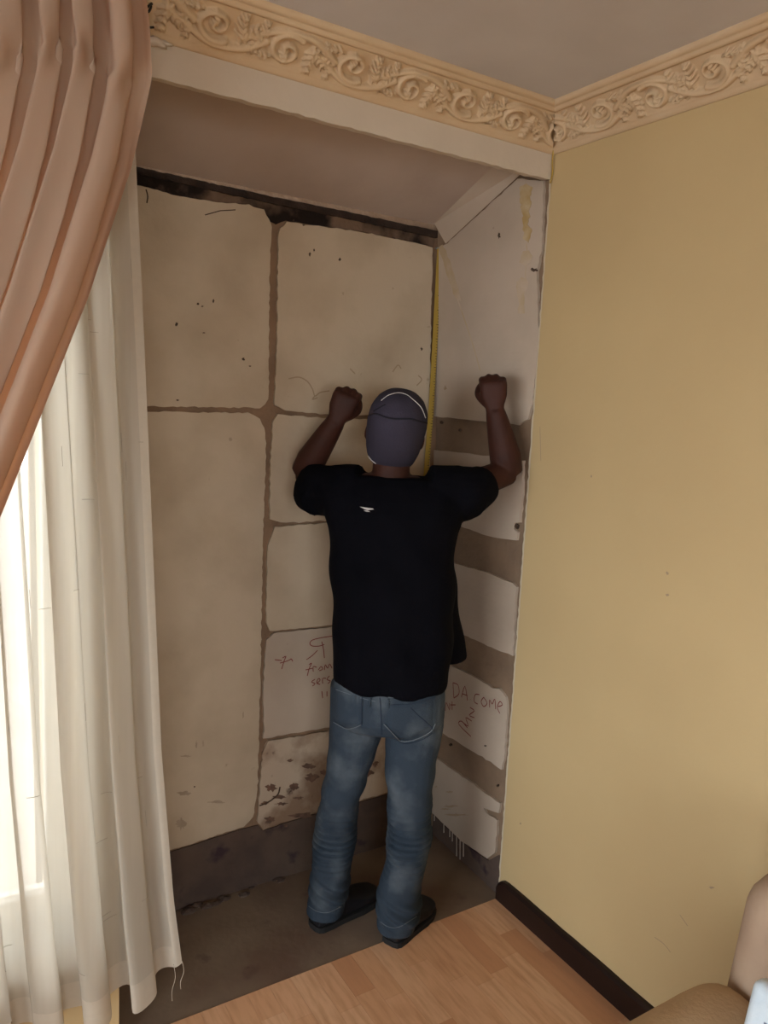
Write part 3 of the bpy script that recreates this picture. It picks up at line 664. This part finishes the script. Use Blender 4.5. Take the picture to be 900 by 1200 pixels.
# ------------------------------------------------------------------ armchair
ac = empty('armchair', (-0.5, -1.45, 0)); tag(ac, 'tan suede armchair with rolled arms against the yellow wall', 'armchair')
def capsule_x(x0, x1, yc, zc, r, z0):
    # rolled arm: straight sides below, round top, puffed front
    bm = bmesh.new(); prof = [(-r*0.86, z0), (-r*0.90, zc-0.06)]+[(r*math.cos(a)*1.0, zc+r*math.sin(a)) for a in [math.pi*(1.12-1.24*i/16) for i in range(17)]]+[(r*0.90, zc-0.06), (r*0.86, z0)]
    xsn = [x0, x0+0.008, x0+0.03, x0+0.06, x1-0.06, x1-0.02, x1]; sc = [0.86, 0.95, 0.99, 1, 1, 0.98, 0.93]; rows = []
    for x, s in zip(xsn, sc): rows.append([bm.verts.new((x, yc+a*s, zc+(b-zc)*s if b > z0+0.01 else b)) for a, b in prof])
    for A, B in zip(rows, rows[1:]):
        for i in range(len(prof)): j = (i+1) % len(prof); bm.faces.new((A[i], A[j], B[j], B[i]))
    bm.faces.new(rows[0]); bm.faces.new(list(reversed(rows[-1]))); bmesh.ops.recalc_face_normals(bm, faces=bm.faces)
    me = bpy.data.meshes.new('m'); bm.to_mesh(me); bm.free(); return me
YA = -1.085
under(link('arm', capsule_x(-0.97, -0.375, YA, 0.520, 0.098, 0.06), 'sofa', None, True), ac)
under(link('arm', capsule_x(-0.97, -0.375, YA-0.76, 0.520, 0.098, 0.06), 'sofa', None, True), ac)
under(link('base', rbox(-0.92, -0.07, YA-0.70, YA-0.06, 0.06, 0.30, 0.02), 'sofa', None, True), ac)
under(link('seat_cushion', rbox(-0.96, -0.36, YA-0.665, YA-0.095, 0.30, 0.45, 0.05), 'sofa', None, True), ac)
bk = rbox(-0.385, -0.055, YA-0.84, YA+0.085, 0.06, 0.84, 0.080, 6)
for v in bk.vertices:
    if v.co.z > 0.4:
        k = (v.co.z-0.4)/0.5; v.co.x += 0.05*k*(1 if v.co.x < -0.2 else 0); v.co.y += (-0.05*k**2 if v.co.y > YA-0.38 else 0.05*k**2)
under(link('backrest', bk, 'sofa_back', None, True), ac)
bc = rbox(-0.47, -0.32, YA-0.66, YA-0.10, 0.44, 0.80, 0.06, 5); under(link('back_cushion', bc, 'sofa_back', None, True), ac)
for (x, y) in ((-0.88, YA), (-0.12, YA), (-0.88, YA-0.76), (-0.12, YA-0.76)):
    under(link('foot', rbox(x-.03, x+.03, y-.03, y+.03, 0.0, 0.062, 0.008, 2), 'baseboard'), ac)
pk = empty('packet', (-0.5, -1.28, 0.45)); tag(pk, 'pale blue and white printed packet lying on the tan armchair', 'packet')

# ------------------------------------------------------------------ the person
NF = Vector((0.6, 0.8, 0)); RR = Vector((0.8, -0.6, 0)); ZZ = Vector((0, 0, 1)); PM = Vector((-0.455, 0.10, 0))
def P(px, py, off=0.0):
    d = ray(px, py); t = (NF.dot(PM)+off-NF.dot(CAM))/NF.dot(d); return CAM+d*t
def loft(rings, seg=24, p=2.3):
    """rings: (centre, axis_a, axis_b, ra, rb)"""
    vs, fs = [], []
    for (c, a, b, ra, rb) in rings:
        for k in range(seg):
            t = 2*math.pi*k/seg; ct, st = math.cos(t), math.sin(t)
            vs.append(c+a*ra*math.copysign(abs(ct)**(2/p), ct)+b*rb*math.copysign(abs(st)**(2/p), st))
    for i in range(len(rings)-1):
        for k in range(seg): fs.append((i*seg+k, i*seg+(k+1) % seg, (i+1)*seg+(k+1) % seg, (i+1)*seg+k))
    fs += [tuple(reversed(range(seg))), tuple((len(rings)-1)*seg+k for k in range(seg))]
    return vs, fs
def limb(pts, rad, seg=16):
    pts = spline(pts, 5); n = len(pts); r = [np.interp(i/(n-1)*(len(rad)-1), range(len(rad)), rad) for i in range(n)]
    return tube(pts, [float(x) for x in r], seg)
def ball(c, r, axes=None):
    bm = bmesh.new(); bmesh.ops.create_icosphere(bm, subdivisions=3, radius=1)
    ax = axes or (Vector((1, 0, 0)), Vector((0, 1, 0)), ZZ); rr = r if hasattr(r, '__len__') else (r, r, r)
    vs = [c+ax[0]*v.co.x*rr[0]+ax[1]*v.co.y*rr[1]+ax[2]*v.co.z*rr[2] for v in bm.verts]
    fs = [tuple(v.index for v in f.verts) for f in bm.faces]; bm.free(); return vs, fs
def fuse(parts, voxel, smooth=4):
    vs, fs = [], []
    for a, b in parts:
        n = len(vs); vs += list(a); fs += [tuple(n+i for i in f) for f in b]
    me = mesh(vs, fs); bm = bmesh.new(); bm.from_mesh(me); bmesh.ops.recalc_face_normals(bm, faces=bm.faces); bm.to_mesh(me); bm.free()
    o = bpy.data.objects.new('tmp', me); COL.objects.link(o)
    m = o.modifiers.new('r', 'REMESH'); m.mode = 'VOXEL'; m.voxel_size = voxel
    if smooth: s = o.modifiers.new('s', 'SMOOTH'); s.iterations = smooth; s.factor = 0.5
    dg = bpy.context.evaluated_depsgraph_get(); dg.update()
    out = bpy.data.meshes.new_from_object(o.evaluated_get(dg)); bpy.data.objects.remove(o)
    out.materials.clear(); return out
def rpx(y, xl, xr, dep, off=0.0, grow=0.0):
    a, b = P(xl, y, off), P(xr, y, off); return ((a+b)/2, RR, NF, (b-a).length/2+grow, dep/2+grow)

# joints
LSH, RSH = P(398, 578, 0.02), P(536, 576, 0.02)
LEL, REL = P(356, 553, 0.125), P(596, 553, 0.165)
LWR, RWR = P(394, 493, 0.06), P(580, 480, 0.125)
LFI, RFI = P(404, 478, 0.055), P(577, 460, 0.12)
def hand(wr, fi, thumb):
    """fist seen from behind: back of the hand to the room, fingers curled forward, thumb on the inner side"""
    h = (fi-wr).normalized(); h = (h+ZZ*0.5).normalized()
    s = (RR*thumb - h*(RR*thumb).dot(h)).normalized(); f = s.cross(h)
    if f.dot(NF) < 0: f = -f
    parts = []
    base = wr
    parts.append(loft([(base-h*0.02, s, f, 0.026, 0.022), (base+h*0.01, s, f, 0.029, 0.021), (base+h*0.04, s, f, 0.040, 0.020), (base+h*0.075, s, f, 0.043, 0.019), (base+h*0.088, s, f, 0.040, 0.015)], 18, 2.6))
    nails = []
    for i, (sx, ln, lift) in enumerate(((0.032, 0.95, 0.0), (0.011, 1.05, 0.006), (-0.011, 1.0, 0.004), (-0.032, 0.82, -0.006))):
        k0 = base+h*(0.078+lift)+s*sx+f*0.002; k1 = k0+h*0.014+f*0.014
        k2 = k1+f*0.032*ln-h*0.004; k3 = k2-h*0.030*ln-f*0.004; k4 = k3-f*0.020-h*0.004
        parts.append(limb([k0, k1, k2, k3, k4], [0.0105, 0.0112, 0.0100, 0.0090, 0.0080], 10))
    t0 = base+h*0.028+s*0.030+f*0.008; t1 = t0+s*0.016+h*0.022+f*0.018; t2 = t1+h*0.022+f*0.026-s*0.008; t3 = t2+f*0.012-s*0.024+h*0.004
    parts.append(limb([t0-s*0.012-h*0.012, t0, t1, t2, t3], [0.014, 0.0145, 0.0125, 0.0105, 0.0085], 10))
    nails.append((t3+h*0.006+s*0.004, s, f, h))
    return parts, nails
HC = P(464, 504, 0.01)
tilt = math.radians(20); HR = math.radians(8)
hup = (ZZ*math.cos(tilt)-NF*math.sin(tilt)); hup = (hup*math.cos(HR)+RR*math.sin(HR)).normalized()
hs = (RR - hup*RR.dot(hup)).normalized(); hf = hup.cross(hs); hf = hf if hf.dot(NF) > 0 else -hf
HEAD = [(-0.125, 0.030, 0.036, 0.050), (-0.112, 0.046, 0.056, 0.034), (-0.090, 0.060, 0.080, 0.014), (-0.055, 0.069, 0.092, 0.004), (-0.015, 0.074, 0.098, 0.0), (0.025, 0.077, 0.101, -0.002), (0.060, 0.073, 0.096, -0.004), (0.090, 0.058, 0.077, -0.006), (0.108, 0.038, 0.050, -0.008), (0.117, 0.014, 0.018, -0.008)]
def headrings(g=0.0, lo=-9, sc=0.96):
    return [(HC+hup*t*sc*(1+g*4)+hf*fo, hs, hf, a*sc+g, b*sc+g) for (t, a, b, fo) in HEAD if t >= lo]
body = []
body.append(loft(headrings(), 28, 2.15))
body.append(limb([P(456, 600, -0.005), P(457, 575, 0.0), HC-hup*0.06-hf*0.012], [0.075, 0.058, 0.055], 18))
# face: nose, brow, lips, chin, ears
body.append(limb([HC+hf*0.094+hup*0.022, HC+hf*0.112-hup*0.012, HC+hf*0.108-hup*0.024], [0.008, 0.014, 0.012], 10))
for sg in (-1, 1):
    body.append(ball(HC+hf*0.100-hup*0.022+hs*sg*0.013, 0.010))
    body.append(limb([HC+hf*0.096+hup*0.026+hs*sg*0.010, HC+hf*0.094+hup*0.030+hs*sg*0.028, HC+hf*0.078+hup*0.026+hs*sg*0.046], [0.007, 0.008, 0.006], 8))
    body.append(ball(HC-hf*0.002-hup*0.018+hs*sg*0.078, (0.009, 0.020, 0.031), (hs, (hf-hs*sg*0.5).normalized(), hup)))
body.append(limb([HC+hf*0.092-hup*0.056-hs*0.024, HC+hf*0.100-hup*0.054, HC+hf*0.092-hup*0.056+hs*0.024], [0.006, 0.009, 0.006], 8))
body.append(limb([HC+hf*0.092-hup*0.067-hs*0.020, HC+hf*0.099-hup*0.067, HC+hf*0.092-hup*0.067+hs*0.020], [0.006, 0.009, 0.006], 8))
# torso and hips under the clothes
TOR = [(815, 398, 518, 0.215, -0.01), (780, 396, 516, 0.20, -0.005), (740, 396, 522, 0.20, 0), (700, 397, 524, 0.205, 0), (650, 394, 526, 0.21, 0), (620, 392, 528, 0.21, 0), (600, 390, 533, 0.20, 0), (580, 392, 535, 0.17, 0), (566, 405, 520, 0.13, 0), (556, 425, 492, 0.10, 0)]
body.append(loft([rpx(y, a, b, d, o, -0.008) for (y, a, b, d, o) in TOR], 28, 2.5))
body.append(limb([P(420, 580, 0.0), LSH, LSH.lerp(LEL, 0.5)+NF*0.01, LEL], [0.060, 0.058, 0.046, 0.040]))
body.append(limb([P(515, 580, 0.0), RSH, RSH.lerp(REL, 0.5)+NF*0.01, REL], [0.060, 0.058, 0.046, 0.040]))
body.append(limb([LEL-(LWR-LEL)*0.03, LEL+(LWR-LEL)*0.25, LEL+(LWR-LEL)*0.65, LWR], [0.040, 0.047, 0.039, 0.029]))
body.append(limb([REL-(RWR-REL)*0.03, REL+(RWR-REL)*0.25, REL+(RWR-REL)*0.65, RWR], [0.044, 0.050, 0.040, 0.028]))
hl, nl = hand(LWR, LFI, 1); hr, nr = hand(RWR, RFI, -1)
body += hl+hr
# legs (px centre, width) along the leg
LEGL = [(800, 421, 66, 0), (850, 419, 64, 0), (893, 410, 52, 0.0), (943, 397, 45, 0.0), (977, 393, 45, 0.005), (1020, 388, 44, 0.0), (1047, 385, 44, -0.0), (1066, 381, 43, -0.0)]
LEGR = [(800, 488, 68, 0), (850, 486, 68, 0), (893, 481, 60, -0.02), (943, 480, 51, -0.05), (977, 480, 47, -0.065), (1010, 476, 46, -0.09), (1040, 468, 50, -0.105), (1070, 467, 50, -0.130), (1084, 464, 44, -0.118)]
FL = flr(378, 1083); FR = flr(464, 1100)
def legrings(tab, target, g=0.0, dz=1.0):
    # depth offsets are eased so that the ankle stands over its own foot
    out = []
    n = len(tab)
    offT = (target-PM).dot(NF)+0.02
    for i, (y, c, w, o) in enumerate(tab):
        f = max(0, (y-840)/(tab[-1][0]-840)); o2 = offT*f
        a, b = P(c-w/2, y, o2), P(c+w/2, y, o2); r = (b-a).length/2
        out.append(((a+b)/2, RR, NF, r+g, r*1.12*dz+g))
    return out
body.append(loft(legrings(LEGL, FL, -0.012), 18, 2.2)); body.append(loft(legrings(LEGR, FR, -0.012), 18, 2.2))
TL = flr(424, 1058); TR = flr(492, 1072)
for (hl_, to) in ((FL, TL), (FR, TR)):
    body.append(limb([hl_+ZZ*0.10, hl_+ZZ*0.05+(to-hl_)*0.15, hl_.lerp(to, 0.6)+ZZ*0.035, hl_.lerp(to, 0.9)+ZZ*0.03], [0.036, 0.036, 0.034, 0.022], 12))
bm_ = fuse(body, 0.0048, 3)
person = link('person', bm_, 'skin', None, True)
tag(person, 'person seen from behind in black t-shirt and jeans with both fists raised', 'person')
for (c, s, f, h) in nl+nr:
    link('fingernail', mesh(*ball(c, (0.005, 0.006, 0.0022), (s, f, h))), 'nail', person, True)
for sg in (-1, 1):
    link('eye', mesh(*ball(HC+hf*0.0845+hup*0.008+hs*sg*0.030, 0.0115)), 'elastic', person, True)

# t-shirt
SHT = [(797, 391, 524, 0.255, -0.012), (780, 390, 525, 0.26, -0.008), (740, 389, 531, 0.265, 0), (700, 389, 534, 0.26, 0), (650, 387, 534, 0.255, 0), (620, 385, 536, 0.25, 0), (600, 381, 543, 0.235, 0), (583, 382, 548, 0.205, 0), (568, 393, 540, 0.165, 0), (558, 408, 520, 0.125, 0)]
sh = [loft([rpx(y, a, b, d, o) for (y, a, b, d, o) in SHT], 32, 2.5)]
hb = [rpx(811, 405, 515, 0.21, -0.015), rpx(797, 391, 524, 0.255, -0.012)]; sh.append(loft(hb, 32, 2.4))
sh.append(limb([P(425, 572, 0.0), P(395, 575, 0.02), P(374, 573, 0.06), P(362, 570, 0.085)], [0.072, 0.080, 0.077, 0.070], 20))
sh.append(limb([P(500, 572, 0.0), P(535, 578, 0.02), P(556, 574, 0.05), P(567, 566, 0.080)], [0.072, 0.084, 0.076, 0.060], 20))
sh.append(limb([P(372, 588, 0.0), P(362, 582, 0.05)], [0.05, 0.045], 14))
sh.append(limb([P(553, 588, 0.0), P(557, 584, 0.05)], [0.05, 0.05], 14))
sh.append(loft([rpx(645, 470, 530, 0.14, 0.07), rpx(700, 470, 538, 0.16, 0.085), rpx(745, 470, 546, 0.16, 0.095), rpx(768, 470, 549, 0.15, 0.10)], 24, 2.6))
shm = fuse(sh, 0.0060, 3)
def shirt_fold(co):
    a = (co-PM).dot(RR); z = co.z; k = 0.0
    k += 0.0045*math.sin(34*(z+0.75*a)+2.0*math.sin(9*a))*math.exp(-((z-1.15)/0.22)**2)
    k += 0.005*math.sin(46*(a+0.25*z)+1.2)*math.exp(-((z-0.95)/0.20)**2)
    k += 0.0055*math.sin(60*(a-0.3*z))*math.exp(-((z-1.40)/0.08)**2)*min(1, abs(a)*7)
    return k
def displace(me, fn):
    co = np.empty(len(me.vertices)*3, 'f'); me.vertices.foreach_get('co', co); no = np.array([tuple(n.vector) for n in me.vertex_normals], 'f')
    co = co.reshape(-1, 3); k = np.array([fn(Vector(c), Vector(n)) for c, n in zip(co.tolist(), no.tolist())], 'f')
    me.vertices.foreach_set('co', (co+no*k[:, None]).ravel()); me.update()
displace(shm, lambda c, n: shirt_fold(c))
shirt = link('t_shirt', shm, 'shirt', person, True); shirt['label'] = 'loose black short sleeved t-shirt'
# collar ring
ccen = P(455, 571, 0.0); q = []
for i in range(28):
    a = 2*math.pi*i/28; q.append(ccen+RR*0.082*math.cos(a)+NF*0.070*math.sin(a)+ZZ*(0.004+0.020*math.cos(a)**2+0.012*math.sin(a)))
v, f = tube(q, 0.009, 8, True); link('collar', mesh(v, f), 'shirt', shirt, True)

# jeans
jl = legrings(LEGL, FL); jr = legrings(LEGR, FR)
hip = [rpx(785, 393, 521, 0.235, -0.01), rpx(810, 391, 522, 0.25, -0.012), rpx(835, 390, 521, 0.25, -0.014), rpx(846, 396, 516, 0.22, -0.012), rpx(851, 404, 508, 0.17, -0.005)]
jn = fuse([loft(hip, 30, 2.5), loft(jl, 24, 2.3), loft(jr, 24, 2.3)], 0.0042, 4)
kl = P(393, 977, 0).z; kr = P(480, 985, -0.06).z
def denim_fold(co, nrm):
    z = co.z; a = (co-PM).dot(RR); left = a < -0.02
    kz = kl if left else kr
    e = math.exp(-((z-kz)/0.075)**2); side_ = 1 if nrm.dot(NF) < 0.3 else 0.3
    k = 0.0095*e*math.sin((z-kz)*2*math.pi/0.0205+1.2*math.sin(14*a))*side_
    e2 = math.exp(-((z-(0.13 if left else 0.11))/0.05)**2); k += 0.007*e2*math.sin((z+0.5*a)*2*math.pi/0.045)
    k += 0.003*math.sin(60*z+40*a)*math.exp(-((z-0.45)/0.15)**2)
    return k
displace(jn, denim_fold)
jeans = link('jeans', jn, 'denim', person, True); jeans['label'] = 'faded blue jeans with creases behind the knees'
jn.update()
bvh = BVHTree.FromObject(jeans, bpy.context.evaluated_depsgraph_get())
def onj(px, py, lift=0.001, tree=bvh):
    d = ray(px, py).normalized(); h = tree.ray_cast(CAM, d)
    return (h[0]+h[1]*lift, h[1]) if h[0] else None
def seam(name, pts, r, m, lift=0.0008, parent=jeans, tree=bvh, dash=False):
    q = [onj(x, y, lift, tree) for x, y in sp2(pts, 6)]; q = [a[0] for a in q if a]
    if len(q) > 1:
        if dash:
            vs, fs = [], []
            tot = [q[0]]
            for a, b in zip(q, q[1:]):
                n = max(1, int((b-a).length/0.005))
                for i in range(n): tot.append(a.lerp(b, (i+1)/n))
            for i in range(0, len(tot)-1, 2):
                a, b = tube([tot[i], tot[i+1]], r, 5); n = len(vs); vs += a; fs += [tuple(n+k for k in t) for t in b]
            return link(name, mesh(vs, fs), m, parent)
        v, f = tube(q, r, 6); return link(name, mesh(v, f), m, parent)
def pocket(name, outline):
    q = [onj(x, y, 0.0035) for x, y in outline]; q = [a for a in q if a]
    vs = [a[0] for a in q]; vs2 = [a[0]-a[1]*0.0045 for a in q]
    # grid patch that follows the cloth: fan of quads between the two sides
    nu = 12; L_ = outline[:len(outline)//2]; 
    return vs, vs2
def patch(name, corners, m, lift=0.0035):
    """four-sided patch (top-left, top-right, bottom-right, bottom-left, optional bottom tip) laid on the jeans"""
    tl, tr, br, bl, tip = corners; nu, nv = 12, 12; vs = []
    for j in range(nv+1):
        for i in range(nu+1):
            u, v = i/nu, j/nv
            bx = bl[0]+(br[0]-bl[0])*u; by = bl[1]+(br[1]-bl[1])*u+tip*(1-abs(2*u-1))
            tx = tl[0]+(tr[0]-tl[0])*u; ty = tl[1]+(tr[1]-tl[1])*u
            edge = min(u, 1-u, v, 1-v)
            a = onj(tx+(bx-tx)*v, ty+(by-ty)*v, lift if edge > 0.001 else -0.001)
            vs.append(a[0] if a else Vector(vs[-1]))
    W_ = nu+1; fs = [(j*W_+i, j*W_+i+1, (j+1)*W_+i+1, (j+1)*W_+i) for j in range(nv) for i in range(nu)]
    return link(name, mesh(vs, fs), m, jeans, True)
pk1 = patch('back_pocket', ((394, 808), (424, 815), (424, 848), (392, 847), 6), 'denim')
pk2 = patch('back_pocket', ((453, 826), (509, 818), (508, 850), (452, 850), 18), 'denim')
seam('stitching', [(392, 846), (402, 851), (410, 853), (424, 849)], 0.0013, 'stitch', 0.0042, pk1)
seam('stitching', [(424, 849), (424, 830), (425, 816)], 0.0013, 'denim_dark', 0.0042, pk1)
seam('stitching', [(450, 848), (460, 858), (472, 868), (490, 864), (504, 856), (509, 848)], 0.0016, 'stitch', 0.0042, pk2)
seam('stitching', [(453, 852), (462, 862), (473, 871), (492, 867), (506, 858)], 0.0010, 'denim_dark', 0.0042, pk2)
seam('stitching', [(481, 829), (490, 838), (500, 847), (506, 854)], 0.0016, 'denim_dark', 0.0042, pk2)
seam('stitching', [(458, 826), (480, 825), (509, 817)], 0.0010, 'denim_dark', 0.0040, pk2)
seam('seam', [(445, 818), (446, 825), (446, 832), (447, 848), (447, 860)], 0.0016, 'denim_dark')
seam('seam', [(455, 817), (480, 818), (505, 812), (518, 806)], 0.0012, 'stitch')
seam('seam', [(394, 808), (420, 817), (440, 822)], 0.0012, 'stitch')
seam('seam', [(457, 820), (456, 830), (456, 845)], 0.0012, 'stitch', dash=True)
seam('belt_loop', [(417, 815), (417, 824)], 0.0045, 'denim', 0.001)
seam('belt_loop', [(434, 818), (433, 828)], 0.0045, 'denim', 0.001)
seam('belt_loop', [(455, 819), (455, 830)], 0.0045, 'denim', 0.001)
seam('cuff', [(362, 1062), (372, 1068), (385, 1069), (400, 1062)], 0.0010, 'stitch')
seam('cuff', [(446, 1080), (455, 1086), (468, 1086), (488, 1074)], 0.0010, 'stitch')

# shoes
def shoe(heel, toe, L):
    d = (toe-heel); d.z = 0; u = d.normalized(); s = Vector((u.y, -u.x, 0)); h0 = heel-u*0.035
    tabl = [(0.0, 0.026, 0.040, 0.044), (0.015, 0.034, 0.055, 0.050), (0.05, 0.038, 0.075, 0.060), (0.09, 0.039, 0.080, 0.060), (0.13, 0.042, 0.070, 0.052), (0.18, 0.048, 0.055, 0.044), (0.225, 0.047, 0.046, 0.038), (0.262, 0.038, 0.038, 0.032), (0.285, 0.018, 0.024, 0.024)]
    rings = [(h0+u*t*L/0.285+ZZ*(hh*0.5+0.010), s, ZZ, w, hh*0.5) for (t, w, hh, _) in tabl]
    up_ = fuse([loft(rings, 20, 2.7)], 0.004, 3)
    o = link('shoe', up_, 'shoe', person, True); o['label'] = 'black slip-on shoe'
    vs = []
    outl = [(-0.006, 0.014)]+[(t, w+0.003) for (t, w, _, _) in tabl]+[(0.289, 0.010)]
    bot = [h0+u*t*L/0.285+s*w for t, w in outl]+[h0+u*t*L/0.285-s*w for t, w in reversed(outl)]
    me = prism([p+ZZ*0.018 for p in bot], [p+ZZ*0.0 for p in bot]); link('sole', me, 'sole', o)
shoe(FL, TL, 0.27); shoe(FR, TR, 0.235)

# cap: close-fitting navy cloth, folded brim, with a face-mask elastic across it
rings = headrings(0.011, -0.115, 0.98); vs, fs = loft(rings, 40, 2.15)
me = mesh(vs, fs[:-2]+[fs[-1]]); bm = bmesh.new(); bm.from_mesh(me)
kill = [f for f in bm.faces if (lambda c: (c-HC).dot(hf) > 0.028 and (c-HC).dot(hup) < 0.045)(f.calc_center_median())]
bmesh.ops.delete(bm, geom=kill, context='FACES'); bmesh.ops.subdivide_edges(bm, edges=bm.edges[:], cuts=2, use_grid_fill=True)
bmesh.ops.recalc_face_normals(bm, faces=bm.faces)
bm.to_mesh(me); bm.free()
cap = link('cap', me, 'cap', person, True); cap['label'] = 'close fitting navy cloth cap'
sm = cap.modifiers.new('smooth', 'SMOOTH'); sm.iterations = 4
so_ = cap.modifiers.new('solid', 'SOLIDIFY'); so_.thickness = 0.003; so_.offset = 1
bpy.context.view_layer.update()
cb = BVHTree.FromObject(cap, bpy.context.evaluated_depsgraph_get())
seam('cap_seam', [(430, 488), (440, 485), (452, 489), (463, 491), (480, 491), (492, 494), (500, 496)], 0.0028, 'cap_seam', 0.0006, cap, cb)
seam('cap_fold', [(438, 482), (446, 477), (452, 474)], 0.0022, 'cap_seam', 0.0004, cap, cb)
seam('mask_strap', [(447, 470), (455, 464), (466, 461), (476, 463), (484, 469), (493, 478), (498, 490)], 0.0011, 'elastic', 0.002, cap, cb)
seam('mask_strap', [(432, 534), (436, 539), (441, 543)], 0.0013, 'elastic', 0.002, cap, cb)
# face mask over nose and mouth
vs = []
for j in range(7):
    for i in range(13):
        a = -1.15+2.3*i/12; t = -0.092+0.085*j/6
        vs.append(HC+hup*t+hf*(0.108*math.cos(a)+0.012+(0.006 if j > 3 else 0))+hs*0.080*math.sin(a))
link('face_mask', mesh(vs, [(j*13+i, j*13+i+1, j*13+i+14, j*13+i+13) for j in range(6) for i in range(12)]), 'mask', person, True)
# small white print between the shoulders
sb = BVHTree.FromObject(shirt, bpy.context.evaluated_depsgraph_get())
def decal(name, pts, parent, tree, m):
    q = [onj(x, y, 0.0015, tree) for x, y in pts]; q = [a[0] for a in q if a]
    return link(name, prism(q, [p+NF*0.0012 for p in q]), m, parent)
decal('logo', [(422, 594), (437, 596), (438, 597), (431, 598), (428, 597)], shirt, sb, 'elastic')
decal('logo', [(426, 598), (431, 598.5), (434, 600), (429, 599.5)], shirt, sb, 'elastic')

# ------------------------------------------------------------------ packet on the armchair
me = rbox(-0.0225, 0.0225, -0.12, 0.12, -0.17, 0.17, 0.016, 4)
RP = Matrix.Rotation(math.radians(10), 3, 'Y')
pc0 = Vector((-0.548, -1.312, 0.622))
for v in me.vertices: v.co = RP @ v.co + pc0
under(link('wrapper', me, 'packet', None, True), pk)
for i, (y0, y1, z0, z1) in enumerate(((0.02, 0.085, 0.095, 0.118), (-0.07, 0.09, 0.060, 0.067), (-0.07, 0.085, 0.042, 0.049), (-0.07, 0.09, 0.024, 0.031), (-0.07, 0.07, 0.006, 0.013))):
    vs = [RP @ Vector(v) + pc0 for v in ((-0.0232, y0, z0), (-0.0232, y1, z0), (-0.0232, y1, z1), (-0.0232, y0, z1))]
    under(link('print', mesh(vs, [(0, 1, 2, 3)]), 'print'), pk)
